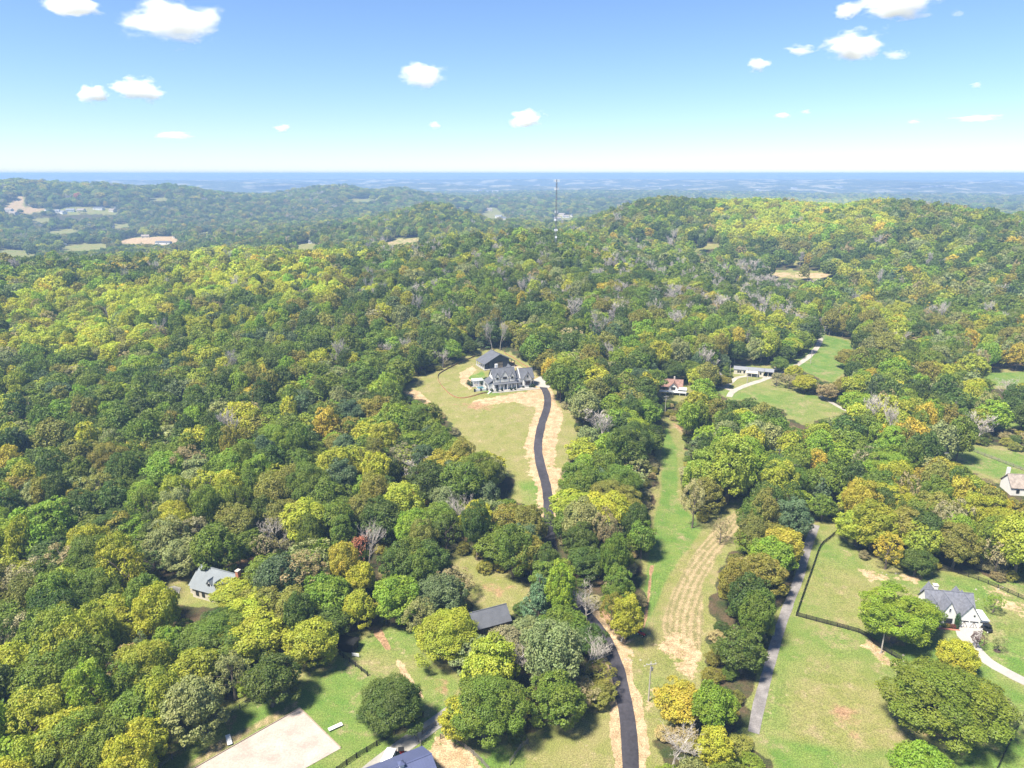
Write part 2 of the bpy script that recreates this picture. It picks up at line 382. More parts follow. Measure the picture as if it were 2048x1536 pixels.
def ground_material():
    m, nt, out = new_mat('ground_cover')
    L = nt.links.new
    geo_ = nd(nt, 'ShaderNodeNewGeometry')
    pos = geo_.outputs['Position']
    a1 = nd(nt, 'ShaderNodeAttribute', attribute_name='cover')
    a2 = nd(nt, 'ShaderNodeAttribute', attribute_name='soil')
    s1 = nd(nt, 'ShaderNodeSeparateColor'); L(a1.outputs['Color'], s1.inputs[0])
    s2 = nd(nt, 'ShaderNodeSeparateColor'); L(a2.outputs['Color'], s2.inputs[0])
    dirt, lush, wood = s1.outputs
    red, rows, canopy = s2.outputs
    n_big = noise_n(nt, pos, 0.03, 4); n_mid = noise_n(nt, pos, 0.16, 5, 0.62); n_fine = noise_n(nt, pos, 0.9, 4, 0.65)
    n_tiny = noise_n(nt, pos, 3.5, 2)
    # grass between dry straw and green
    g = mixrgb(nt, ramp(nt, n_mid, 0.3, 0.7), (0.155, 0.165, 0.045, 1), (0.205, 0.185, 0.075, 1))
    gl = mixrgb(nt, ramp(nt, n_mid, 0.3, 0.7), (0.080, 0.150, 0.026, 1), (0.135, 0.180, 0.042, 1))
    fl = math_n(nt, 'ADD', lush, math_n(nt, 'MULTIPLY', math_n(nt, 'SUBTRACT', n_big, 0.5), 1.3))
    col = mixrgb(nt, ramp(nt, fl, 0.25, 0.8), g, gl)
    # worn straw-coloured patches in the grass
    n_w = noise_n(nt, pos, 0.075, 7, 0.72); n_w2 = noise_n(nt, pos, 0.33, 6, 0.75)
    wf = math_n(nt, 'MULTIPLY', ramp(nt, math_n(nt, 'ADD', math_n(nt, 'MULTIPLY', n_w, 0.65), math_n(nt, 'MULTIPLY', n_w2, 0.35)), 0.50, 0.64), 0.8)
    col = mixrgb(nt, wf, col, (0.245, 0.195, 0.105, 1))
    col = mixrgb(nt, math_n(nt, 'MULTIPLY', ramp(nt, n_w2, 0.40, 0.28), 0.55), col, (0.075, 0.098, 0.026, 1))
    col = mixrgb(nt, math_n(nt, 'MULTIPLY', ramp(nt, n_w2, 0.60, 0.70), 0.75), col, (0.31, 0.25, 0.15, 1))
    # mown / tilled rows
    ra = nd(nt, 'ShaderNodeAttribute', attribute_name='row')
    sn = math_n(nt, 'SINE', math_n(nt, 'ADD', math_n(nt, 'MULTIPLY', ra.outputs['Fac'], 3.3), math_n(nt, 'MULTIPLY', n_mid, 4.0)))
    rowc = mixrgb(nt, ramp(nt, math_n(nt, 'ADD', math_n(nt, 'MULTIPLY', sn, 0.5), math_n(nt, 'MULTIPLY', n_w2, 5.0)), 1.6, 3.3), (0.165, 0.15, 0.062, 1), (0.30, 0.23, 0.13, 1))
    col = mixrgb(nt, ramp(nt, math_n(nt, 'ADD', rows, math_n(nt, 'MULTIPLY', math_n(nt, 'SUBTRACT', n_mid, 0.5), 0.8)), 0.35, 0.75), col, rowc)
    # bare pale soil
    dn = math_n(nt, 'ADD', dirt, math_n(nt, 'MULTIPLY', math_n(nt, 'SUBTRACT', n_mid, 0.5), 1.4))
    dn = math_n(nt, 'ADD', dn, math_n(nt, 'MULTIPLY', math_n(nt, 'SUBTRACT', n_w2, 0.5), 1.3))
    dcol = mixrgb(nt, ramp(nt, n_w2, 0.3, 0.7), (0.255, 0.175, 0.095, 1), (0.42, 0.315, 0.195, 1))
    col = mixrgb(nt, ramp(nt, dn, 0.42, 0.62), col, dcol)
    # red clay
    rn = math_n(nt, 'ADD', red, math_n(nt, 'MULTIPLY', math_n(nt, 'SUBTRACT', n_mid, 0.5), 1.2))
    rcol = mixrgb(nt, ramp(nt, n_fine, 0.3, 0.7), (0.20, 0.120, 0.065, 1), (0.32, 0.205, 0.12, 1))
    col = mixrgb(nt, ramp(nt, rn, 0.42, 0.68), col, rcol)
    # leaf litter and low growth under the trees
    wn_ = math_n(nt, 'ADD', wood, math_n(nt, 'MULTIPLY', math_n(nt, 'SUBTRACT', n_fine, 0.5), 0.5))
    wcol = mixrgb(nt, ramp(nt, n_mid, 0.35, 0.65), (0.035, 0.05, 0.016, 1), (0.085, 0.06, 0.035, 1))
    col = mixrgb(nt, ramp(nt, wn_, 0.35, 0.7), col, wcol)
    # distant woodland with a few pale fields
    n_c1 = noise_n(nt, pos, 0.035, 3, 0.7); n_c2 = noise_n(nt, pos, 0.0045, 6, 0.6)
    ccol = mixrgb(nt, ramp(nt, n_c1, 0.35, 0.65), (0.020, 0.035, 0.015, 1), (0.085, 0.095, 0.04, 1))
    ccol = mixrgb(nt, ramp(nt, n_c2, 0.52, 0.60), ccol, (0.30, 0.27, 0.17, 1))
    col = mixrgb(nt, canopy, col, ccol)
    # fine mottling of blades and clods
    col = mixrgb(nt, 1.0, col, mixrgb(nt, ramp(nt, n_tiny, 0.25, 0.75), (0.58, 0.58, 0.58, 1), (1.42, 1.42, 1.42, 1)), 'MULTIPLY')
    b = nd(nt, 'ShaderNodeBsdfPrincipled', i_Roughness=0.95)
    b.inputs['Specular IOR Level'].default_value = 0.1
    L(col, b.inputs['Base Color'])
    bp = nd(nt, 'ShaderNodeBump', i_Strength=0.5, i_Distance=0.25)
    L(n_fine, bp.inputs['Height']); L(bp.outputs[0], b.inputs['Normal'])
    L(b.outputs[0], out.inputs['Surface'])
    return m
MAT['ground'] = ground_material()

def leaf_material(name, instanced):
    m, nt, out = new_mat(name)
    L = nt.links.new
    if instanced:
        a = nd(nt, 'ShaderNodeAttribute', attribute_name='tint', attribute_type='INSTANCER'); tint = a.outputs['Color']
    else:
        a = nd(nt, 'ShaderNodeObjectInfo'); tint = a.outputs['Color']
    tone = nd(nt, 'ShaderNodeAttribute', attribute_name='tone')
    sc_ = nd(nt, 'ShaderNodeSeparateColor'); L(tone.outputs['Color'], sc_.inputs[0])
    hs = nd(nt, 'ShaderNodeHueSaturation')
    L(math_n(nt, 'ADD', math_n(nt, 'MULTIPLY', sc_.outputs[1], 0.04), 0.482), hs.inputs['Hue'])
    L(math_n(nt, 'ADD', math_n(nt, 'MULTIPLY', sc_.outputs[0], 0.75), 0.65), hs.inputs['Value'])
    L(tint, hs.inputs['Color'])
    d = nd(nt, 'ShaderNodeBsdfDiffuse'); t = nd(nt, 'ShaderNodeBsdfTranslucent'); g = nd(nt, 'ShaderNodeBsdfGlossy', i_Roughness=0.5)
    g.inputs['Color'].default_value = (0.8, 0.85, 0.8, 1)
    L(hs.outputs[0], d.inputs['Color'])
    L(mixrgb(nt, 1.0, hs.outputs[0], (1.15, 1.25, 0.6, 1), 'MULTIPLY'), t.inputs['Color'])
    m1 = nd(nt, 'ShaderNodeMixShader', i_0=0.30); L(d.outputs[0], m1.inputs[1]); L(t.outputs[0], m1.inputs[2])
    m2 = nd(nt, 'ShaderNodeMixShader', i_0=0.025); L(m1.outputs[0], m2.inputs[1]); L(g.outputs[0], m2.inputs[2])
    L(m2.outputs[0], out.inputs['Surface'])
    return m
MAT['leaf'] = leaf_material('leaves', False)
MAT['leaf_i'] = leaf_material('forest_leaves', True)

# ------------------------------------------------------------------ object helpers
def tag(o, label, cat=None, group=None, kind=None):
    if label: o['label'] = label
    if cat: o['category'] = cat
    if group: o['group'] = group
    if kind: o['kind'] = kind
    return o
def empty(name, loc, rz=0.0):
    o = bpy.data.objects.new(name, None); C.objects.link(o)
    o.empty_display_size = 0.5
    o.location = loc; o.rotation_euler = (0, 0, rz)
    return o
def mesh_obj(name, me, parent=None, loc=(0, 0, 0), rot=(0, 0, 0)):
    o = bpy.data.objects.new(name, me); C.objects.link(o)
    o.parent = parent; o.location = loc; o.rotation_euler = rot
    return o
class MB:
    def __init__(s): s.v = []; s.f = []
    def add(s, vs_, fs):
        n0 = len(s.v); s.v += [tuple(map(float, p)) for p in vs_]; s.f += [tuple(i + n0 for i in f) for f in fs]; return s
    def box(s, x0, x1, y0, y1, z0, z1):
        return s.add([(x0, y0, z0), (x1, y0, z0), (x1, y1, z0), (x0, y1, z0), (x0, y0, z1), (x1, y0, z1), (x1, y1, z1), (x0, y1, z1)],
                     [(0, 3, 2, 1), (4, 5, 6, 7), (0, 1, 5, 4), (1, 2, 6, 5), (2, 3, 7, 6), (3, 0, 4, 7)])
    def slab(s, quad, t):
        """thick plate below a quad"""
        q = [Vector(p) for p in quad]
        nrm = (q[1] - q[0]).cross(q[2] - q[0]).normalized()
        if nrm.z < 0: nrm = -nrm
        b = [p - nrm * t for p in q]
        return s.add(q + b, [(0, 1, 2, 3), (7, 6, 5, 4), (0, 4, 5, 1), (1, 5, 6, 2), (2, 6, 7, 3), (3, 7, 4, 0)])
    def tube(s, pts, rads, n=6, cap=True):
        pts = [Vector(p) for p in pts]; n0 = len(s.v)
        for i, p in enumerate(pts):
            d = (pts[min(i + 1, len(pts) - 1)] - pts[max(i - 1, 0)]).normalized()
            a = d.orthogonal().normalized(); b = d.cross(a)
            for k in range(n):
                t = 2 * math.pi * k / n
                s.v.append(tuple(p + (a * math.cos(t) + b * math.sin(t)) * rads[i]))
        for i in range(len(pts) - 1):
            for k in range(n):
                a0 = n0 + i * n + k; a1 = n0 + i * n + (k + 1) % n
                s.f.append((a0, a1, a1 + n, a0 + n))
        if cap:
            s.f.append(tuple(n0 + (len(pts) - 1) * n + k for k in range(n)))
            s.f.append(tuple(n0 + k for k in reversed(range(n))))
        return s
    def ball(s, c, r, sq=(1, 1, 1), seg=8, rings=5):
        n0 = len(s.v)
        s.v.append((c[0], c[1], c[2] + r * sq[2]))
        for i in range(1, rings):
            ph = math.pi * i / rings
            for k in range(seg):
                t = 2 * math.pi * k / seg
                s.v.append((c[0] + r * sq[0] * math.sin(ph) * math.cos(t), c[1] + r * sq[1] * math.sin(ph) * math.sin(t), c[2] + r * sq[2] * math.cos(ph)))
        s.v.append((c[0], c[1], c[2] - r * sq[2])); e = len(s.v) - 1
        for k in range(seg):
            s.f.append((n0, n0 + 1 + k, n0 + 1 + (k + 1) % seg))
            for i in range(rings - 2):
                a = n0 + 1 + i * seg + k; b = n0 + 1 + i * seg + (k + 1) % seg
                s.f.append((a, a + seg, b + seg, b))
            a = n0 + 1 + (rings - 2) * seg
            s.f.append((a + (k + 1) % seg, a + k, e))
        return s
    def mesh(s, name, mat):
        me = bpy.data.meshes.new(name); me.from_pydata(s.v, [], s.f); me.materials.append(MAT[mat] if isinstance(mat, str) else mat); me.update()
        return me
    def build(s, name, mat, parent=None, loc=(0, 0, 0), rot=(0, 0, 0), smooth=False):
        me = s.mesh(name, mat)
        if smooth: me.polygons.foreach_set('use_smooth', [True] * len(me.polygons))
        return mesh_obj(name, me, parent, loc, rot)

# ------------------------------------------------------------------ ground sheet
GU, GV = project(GX, GY, Z)
infront = (np.abs(AZ) < R(50)) & (RD > 90)
sc_m = np.where(infront, RD / FPX, 1.0)                        # metres per photo pixel, roughly
clear = np.full(Z.shape, 60.0)
uu, vv = GU[infront], GV[infront]
def psd(poly):
    o = np.full(Z.shape, 999.0); o[infront] = poly_sdf(poly, uu, vv); return o
SD = {}
for k, pl in (('HILL', HILL), ('ROW', ROW), ('PADDOCK', PADDOCK), ('LOWER', LOWER), ('GLADE', GLADE), ('UP', MEADOW_UP), ('LOW', MEADOW_LOW), ('DECK', DECKYARD), ('E', MEADOW_E), ('P1', PASTURE), ('P2', PASTURE2), ('TAN', TANFIELD), ('ROOFY', ROOFYARD), ('RED', REDYARD)):
    SD[k] = psd(pl)
for i, pl in enumerate(FARF): SD['F%d' % i] = psd(pl)
cs = np.min(np.stack(list(SD.values())), 0)
wood = sstep(-0.6, 2.2, cs * sc_m + (fbm(GX / 6, GY / 6, 12, 3) - 0.62) * 7)
wood *= 1 - sstep(4300, 5200, RD)
canopy = sstep(4300, 5200, RD)
lush = np.full(Z.shape, 0.35)
def soft(poly, w): return 1 - sstep(-w, w, psd(poly))
def blend(arr, poly, w, val):
    m = soft(poly, w); arr[...] = arr * (1 - m) + val * m
for pl, w, val in ((HILL, 4, -0.05), (ROW, 4, 0.35), (PADDOCK, 6, 0.5), (LOWER, 6, 0.62), (GLADE, 3, 0.1), (MEADOW_UP, 3, 0.85), (MEADOW_LOW, 3, 0.55), (MEADOW_E, 2, 0.95), (PASTURE, 3, 0.7), (PASTURE2, 2, 0.6)): blend(lush, pl, w, val)
blend(lush, [(1330, 850), (1350, 900), (1355, 1000), (1400, 1060), (1380, 1090), (1330, 1160), (1300, 1230), (1285, 1265), (1300, 1100), (1322, 980)], 8, 1.1)   # green strip below the wires
blend(lush, [(935, 755), (965, 742), (985, 775), (1000, 790), (980, 790), (950, 775)], 4, 1.2)
blend(lush, [(985, 735), (1015, 735), (1015, 745), (985, 745)], 3, 1.0)
blend(lush, [(600, 1400), (690, 1330), (740, 1400), (700, 1470), (650, 1440)], 30, 1.05)
blend(lush, [(1620, 1330), (1760, 1330), (1780, 1500), (1560, 1500)], 40, 0.30)
blend(lush, [(1540, 1480), (1700, 1500), (2048, 1480), (2048, 1560), (1560, 1560)], 15, 0.8)
blend(lush, [(1900, 1290), (2060, 1270), (2060, 1350), (1960, 1330)], 15, 0.8)
blend(lush, [(1030, 960), (1090, 960), (1090, 1020), (1040, 1010)], 15, 0.6)
dirt = np.zeros(Z.shape)
def world_line(px): return np.array([hit(u, v)[:2] for u, v in px])
W_DRIVE = smooth_line(world_line(DRIVE), 10)
W_LANE_E = smooth_line(world_line(LANE_E), 8)
W_LANE_S = smooth_line(world_line(LANE_S), 8)
W_HD = smooth_line(world_line(HOUSEDRIVE), 8)
near = infront & (RD < 560)
def wl(line):
    o = np.full(Z.shape, 999.0); o[near] = line_dist(line, GX[near], GY[near]); return o
dd = wl(W_DRIVE)
dirt = np.maximum(dirt, 0.95 * (1 - sstep(2.9, 4.6, dd + (fbm(GX / 5, GY / 5, 81, 3) - 0.5) * 3.0)))
dirt = np.maximum(dirt, 0.55 * (1 - sstep(3.5, 8.5, dd)) * (soft(HILL, 6)))
def addm(arr, poly, w, val): arr[...] = np.maximum(arr, soft(poly, w) * val)
for pl, w, val in (([(1000, 790), (1045, 782), (1085, 775), (1092, 800), (1075, 850), (1060, 905), (1045, 895), (1062, 850), (1072, 815), (1030, 805), (960, 812), (930, 805)], 6, 0.85),
                   ([(1098, 770), (1112, 800), (1128, 830), (1115, 880), (1110, 930), (1128, 940), (1112, 985), (1098, 960), (1088, 900), (1096, 840)], 6, 0.8),
                   ([(918, 745), (945, 732), (955, 738), (938, 755), (950, 768), (940, 780), (922, 768)], 3, 0.85),
                   ([(1020, 718), (1050, 738), (1085, 762), (1070, 762), (1040, 742), (1020, 730)], 3, 0.7),
                   ([(800, 782), (830, 778), (850, 790), (868, 812), (862, 822)], 4, 0.7),
                   ([(1345, 1260), (1400, 1280), (1405, 1320), (1385, 1360), (1350, 1340), (1310, 1300)], 14, 0.72),
                   ([(1280, 1380), (1310, 1370), (1330, 1390), (1295, 1430)], 8, 0.6),
                   ([(1225, 1240), (1260, 1280), (1275, 1320), (1250, 1310)], 8, 0.62),
                   ([(850, 1500), (880, 1462), (940, 1500), (990, 1560), (870, 1560)], 10, 0.75),
                   ([(788, 1310), (808, 1330), (850, 1395), (845, 1400), (800, 1345)], 5, 0.75),
                   ([(1840, 1400), (1870, 1400), (1870, 1465), (1840, 1470)], 14, 0.42),
                   ([(1700, 1130), (1790, 1150), (1850, 1150), (1840, 1168), (1740, 1164)], 10, 0.66),
                   ([(1955, 1165), (2060, 1205), (2060, 1240), (1975, 1205)], 14, 0.6),
                   ([(1735, 1270), (1800, 1330), (1780, 1340), (1715, 1290)], 12, 0.56),
                   ([(225, 486), (262, 476), (345, 472), (362, 482), (330, 490), (275, 489)], 1, 1.0), ([(1538, 543), (1664, 545), (1650, 557), (1545, 555)], 1.5, 0.62), ([(757, 492), (795, 477), (838, 475), (846, 482), (800, 490)], 1, 0.5),
                   ([(8, 412), (40, 392), (50, 396), (46, 414), (100, 418), (60, 428), (10, 426)], 1, 0.7), ([(960, 432), (985, 426), (1012, 442), (975, 438)], 1, 0.35)): addm(dirt, pl, w, val)
red = np.zeros(Z.shape)
for pl, w, val in (([(900, 806), (960, 800), (1010, 815), (980, 828), (920, 820)], 8, 0.55), ([(1060, 735), (1092, 762), (1108, 800), (1098, 800), (1085, 768)], 4, 0.6),
                   ([(745, 1245), (765, 1260), (785, 1300), (770, 1300), (748, 1272)], 6, 0.95), (REDYARD, 4, 0.8), ([(1292, 1200), (1300, 1130), (1308, 1130), (1300, 1200), (1290, 1262), (1282, 1262)], 3, 0.8),
                   ([(1202, 1205), (1218, 1225), (1235, 1260), (1222, 1258), (1200, 1225)], 4, 0.8), ([(700, 1300), (730, 1330), (870, 1340), (900, 1360), (860, 1390), (830, 1330)], 14, 0.30),
                   ([(1640, 1390), (1730, 1390), (1740, 1490), (1640, 1490)], 30, 0.5), ([(950, 1150), (1040, 1170), (1000, 1200), (960, 1180)], 10, 0.5), ([(850, 1330), (905, 1355), (900, 1410), (860, 1380)], 12, 0.45), ([(1850, 1410), (2000, 1420), (1990, 1490), (1840, 1480)], 20, 0.58), ([(1735, 1265), (1840, 1270), (1820, 1300), (1750, 1300)], 10, 0.5), ([(1330, 835), (1360, 850), (1385, 880), (1370, 870)], 4, 0.8),
                   ([(440, 1425), (540, 1400), (590, 1395), (520, 1430), (450, 1480)], 10, 0.4)): addm(red, pl, w, val)
rowsm = np.zeros(Z.shape)
addm(rowsm, [(1500, 1000), (1490, 1040), (1445, 1100), (1405, 1170), (1410, 1240), (1400, 1320), (1340, 1290), (1320, 1250), (1345, 1180), (1385, 1110), (1430, 1050)], 10, 0.9)
addm(rowsm, [(800, 780), (832, 778), (868, 815), (862, 825)], 4, 0.6)
addm(rowsm, [(330, 1560), (420, 1490), (590, 1400), (600, 1415), (400, 1530)], 10, 0.75)
addm(rowsm, [(1330, 835), (1360, 850), (1385, 880), (1362, 872)], 4, 0.7)
row_u = np.full(Z.shape, 0.0)
W_MOWN = smooth_line(world_line(TRACK_MOWN), 8)
row_u[near] = line_dist(W_MOWN, GX[near], GY[near])
me = bpy.data.meshes.new('ground')
na, nr = Z.shape
vid = np.arange(na * nr).reshape(na, nr)
fa = np.stack([vid[:-1, :-1], vid[:-1, 1:], vid[1:, 1:], vid[1:, :-1]], -1).reshape(-1, 4)
me.vertices.add(na * nr); me.vertices.foreach_set('co', np.stack([GX, GY, Z], -1).astype(np.float32).ravel())
me.loops.add(fa.size); me.loops.foreach_set('vertex_index', fa.astype(np.int32).ravel())
me.polygons.add(len(fa)); me.polygons.foreach_set('loop_start', np.arange(0, fa.size, 4, dtype=np.int32))
me.polygons.foreach_set('use_smooth', np.ones(len(fa), bool))
me.update(calc_edges=True)
def colattr(me, name, *ch):
    a = me.attributes.new(name, 'FLOAT_COLOR', 'POINT')
    a.data.foreach_set('color', np.stack([c.ravel() for c in ch] + [np.ones(ch[0].size)], -1).astype(np.float32).ravel())
colattr(me, 'cover', dirt, lush, wood)
colattr(me, 'soil', red, rowsm, canopy)
ra_ = me.attributes.new('row', 'FLOAT', 'POINT'); ra_.data.foreach_set('value', row_u.astype(np.float32).ravel())
me.materials.append(MAT['ground'])
ground = tag(mesh_obj('ground', me), 'rolling ground of grass, bare soil and leaf litter', kind='structure')

# ------------------------------------------------------------------ roads, lanes and pads
def ribbon(name, line, width, mat, label, lift=0.07, step=2.0, taper=None):
    p = np.asarray(line, float)
    seg = np.hypot(*np.diff(p, axis=0).T); s = np.concatenate([[0], np.cumsum(seg)])
    ss = np.linspace(0, s[-1], max(3, int(s[-1] / step)))
    p = np.stack([np.interp(ss, s, p[:, 0]), np.interp(ss, s, p[:, 1])], -1)
    t = np.gradient(p, axis=0); t /= np.linalg.norm(t, axis=1)[:, None]
    nn = np.stack([-t[:, 1], t[:, 0]], -1)
    offs = np.array([-1, -0.97, -0.5, 0, 0.5, 0.97, 1]) * width / 2
    m = MB(); k = len(offs)
    jit = (vnoise(ss * 0.4, ss * 0, 5) - 0.5) * 0.25
    for i in range(len(p)):
        w = offs + np.sign(offs) * jit[i]
        q = p[i] + nn[i] * w[:, None]
        z = hfun(q[:, 0], q[:, 1]) + lift
        z[0] -= 0.25; z[-1] -= 0.25
        m.v += [(a, b, c) for (a, b), c in zip(q, z)]
    for i in range(len(p) - 1):
        for j in range(k - 1): m.f.append((i * k + j + 1, i * k + j, i * k + k + j, i * k + k + j + 1))
    return tag(m.build(name, mat), label, kind='structure')
def pad(name, px, mat, label, lift=0.09, thick=0.3):
    w = [hit(u, v) for u, v in px]
    m = MB(); c = np.mean(w, 0)
    # fine fan so that the sheet follows the ground
    zt = max(p[2] for p in w) + lift
    top = [(p[0], p[1], p[2] + lift) for p in w]
    cz = float(hfun(c[0], c[1])) + lift
    N = len(w)
    m.v = [(c[0], c[1], cz)] + top + [(x, y, z - thick) for x, y, z in top]
    m.f = [(0, 1 + i, 1 + (i + 1) % N) for i in range(N)] + [(1 + i, 1 + N + i, 1 + N + (i + 1) % N, 1 + (i + 1) % N) for i in range(N)]
    return tag(m.build(name, mat), label, kind='structure')
ribbon('driveway', W_DRIVE, 3.7, 'asphalt', 'fresh black asphalt driveway winding up to the hilltop house', 0.10)
ribbon('gravel_lane', W_LANE_E, 2.7, 'gravel', 'grey gravel lane running between the tree row and the fenced paddock')
ribbon('concrete_lane', W_LANE_S, 4.2, 'old_concrete', 'pale concrete lane beside the blue roofed barn', 0.09)
ribbon('house_driveway', W_HD, 3.3, 'concrete', 'white concrete driveway curving to the three door garage', 0.09)
ribbon('farm_lane', smooth_line(world_line(FARLANE), 6), 3.4, 'dirt_lane', 'pale gravel farm lane curving past the long cream house', 0.09)
ribbon('farm_lane', smooth_line(world_line(FARLANE2), 6), 3.0, 'dirt_lane', 'short pale gravel spur below the weathered cabin', 0.12)
ribbon('farm_lane', smooth_line(world_line(FARLANE3), 6), 3.0, 'dirt_lane', 'pale gravel loop in front of the long cream house', 0.15)
ribbon('track', smooth_line(world_line(TRACK_E), 6), 2.2, 'dirt_lane', 'narrow pale track below the row of trees in the meadow', 0.09)
ar = pad('riding_arena', ARENA, 'sand', 'pale sand riding arena with a dark timber edge', 0.10)
pad('parking_court', [(1060, 764), (1082, 752), (1106, 766), (1098, 776), (1078, 774), (1066, 769)], 'concrete', 'pale concrete parking court beside the hilltop house', 0.12)
pad('barn_apron', [(978, 730), (1000, 725), (1024, 727), (1030, 737), (1014, 738), (996, 733)], 'concrete', 'pale concrete apron in front of the dark barn', 0.12)
pad('garage_apron', [(1906, 1244), (1968, 1254), (1962, 1275), (1950, 1300), (1934, 1292), (1914, 1272)], 'concrete', 'white concrete apron in front of the garage doors', 0.12)
pad('turning_circle', [(318, 1190), (330, 1178), (348, 1172), (362, 1176), (358, 1188), (340, 1196)], 'old_concrete', 'pale turning circle beside the silver roofed house', 0.12)
# ------------------------------------------------------------------ trees
H0, R0 = 14.0, 5.5
def lobes_for(kind, rng):
    """lobe centres, radii in metres for a tree of height H0 and crown radius R0"""
    if kind == 'round': cz, sz, pw, n, lr_ = 7.9, 5.8, 0.0, 58, 1.28
    elif kind == 'spread': cz, sz, pw, n, lr_ = 8.6, 4.9, 0.0, 62, 1.25
    elif kind == 'tall': cz, sz, pw, n, lr_ = 7.6, 6.5, 0.25, 66, 1.12
    elif kind == 'open': cz, sz, pw, n, lr_ = 8.4, 5.2, 0.0, 36, 1.0
    elif kind == 'cone': cz, sz, pw, n, lr_ = 6.8, 7.0, 1.0, 60, 0.95
    elif kind == 'shrub': cz, sz, pw, n, lr_ = 6.0, 7.2, 0.0, 26, 1.8
    i = np.arange(n) + 0.5
    cph = 1 - 1.62 * i / n                               # from top to below the equator
    th = math.pi * (1 + 5 ** 0.5) * i + rng.uniform(0, 6.28)
    sph = np.sqrt(np.clip(1 - cph ** 2, 0, 1))
    d = np.stack([sph * np.cos(th), sph * np.sin(th), cph], -1)
    rr = 0.80 + rng.uniform(-0.26, 0.17, n)
    # uneven silhouette: a couple of broad bulges
    for _ in range(3):
        b = rng.normal(size=3); b /= np.linalg.norm(b)
        rr += 0.15 * np.clip(d @ b, -0.7, 1)
    prof = 1 - pw * 0.85 * np.clip((cph + 0.5) / 1.5, 0, 1)
    c = np.stack([d[:, 0] * rr * R0 * prof, d[:, 1] * rr * R0 * prof, cz + d[:, 2] * rr * sz], -1)
    if kind == 'cone':                                    # whorls that narrow to a leader
        zt = 1 - np.sqrt(i / n); zt = np.round(zt * 9) / 9 + rng.uniform(-.02, .02, n)
        rad_ = R0 * (0.98 - 0.93 * zt) * rng.uniform(0.55, 1.05, n)
        c = np.stack([np.cos(th) * rad_, np.sin(th) * rad_, 1.6 + 11.9 * zt], -1)
    lrad = lr_ * rng.uniform(0.72, 1.3, n) * (1 - 0.35 * pw * np.clip(cph, 0, 1))
    ni = n // 5                                           # inner fill
    di = rng.normal(size=(ni, 3)); di /= np.linalg.norm(di, axis=1)[:, None]
    ci = di * np.array([R0 * 0.36 * (1 - 0.4 * pw), R0 * 0.36 * (1 - 0.4 * pw), sz * 0.42]) + np.array([0, 0, cz - 0.3])
    if kind == 'open': ci, lri = ci[:2], np.full(2, 1.0)
    else: lri = np.full(ni, lr_ * 1.5)
    return np.vstack([c, ci]), np.concatenate([lrad, lri]), np.array([0, 0, cz])
def leaf_cloud(kind, seed, per, size, fill=1.0):
    rng = np.random.default_rng(seed)
    c, lrd, cen = lobes_for(kind, rng)
    V, F, T = [], [], []
    allc, alln, alls, allt = [], [], [], []
    for k in range(len(c)):
        m = max(5, int(per * (lrd[k] / 1.7) ** 2))
        d = rng.normal(size=(m, 3)); d /= np.linalg.norm(d, axis=1)[:, None]
        o = c[k] - cen; o = o / (np.linalg.norm(o) + 1e-6)
        flip = d @ o < -0.05
        d[flip] -= 2 * (d[flip] @ o)[:, None] * o
        # knobbly lobe surface
        bump = 1 + 0.22 * np.sin(d[:, 0] * 5 + k) * np.sin(d[:, 1] * 5 + 2 * k) + 0.12 * rng.normal(size=m)
        pos = c[k] + d * (lrd[k] * bump)[:, None] * np.array([1, 1, 0.85])
        nr = d * 0.75 + rng.normal(size=(m, 3)) * 0.42 + np.array([0, 0, 0.35])
        nr /= np.linalg.norm(nr, axis=1)[:, None]
        lobe_v = rng.uniform(0.15, 0.85); lobe_h = rng.uniform(0, 1)
        allc.append(pos); alln.append(nr); alls.append(size * rng.uniform(0.65, 1.35, m))
        allt.append(np.stack([np.clip(lobe_v * 0.55 + rng.uniform(0, 0.45, m), 0, 1), np.clip(lobe_h * 0.6 + rng.uniform(0, 0.4, m), 0, 1)], -1))
    P_, N_, S_, T_ = np.vstack(allc), np.vstack(alln), np.concatenate(alls), np.vstack(allt)
    rv = rng.normal(size=P_.shape)
    tg = np.cross(N_, rv); tg /= np.linalg.norm(tg, axis=1)[:, None] + 1e-9
    bt = np.cross(N_, tg)
    s = S_[:, None]
    v = np.stack([P_ - tg * s, P_ - bt * s * 0.62 + N_ * s * 0.22, P_ + tg * s, P_ + bt * s * 0.62 + N_ * s * 0.22], 1).reshape(-1, 3)
    v[:, 2] = np.maximum(v[:, 2], 0.1)
    f = np.arange(len(v)).reshape(-1, 4)
    t = np.repeat(T_, 4, 0)
    return v, f, t, c
def np_mesh(name, v, f, mats, tone=None, mi=None):
    me = bpy.data.meshes.new(name)
    fl = [list(map(int, q)) for q in f]
    me.from_pydata([tuple(map(float, p)) for p in v], [], fl)
    for m_ in mats: me.materials.append(m_)
    if tone is not None:
        a = me.attributes.new('tone', 'FLOAT_COLOR', 'POINT')
        cc = np.zeros((len(v), 4), np.float32); cc[:, :2] = tone; cc[:, 3] = 1
        a.data.foreach_set('color', cc.ravel())
    if mi is not None: me.polygons.foreach_set('material_index', np.asarray(mi, np.int32))
    me.update()
    return me
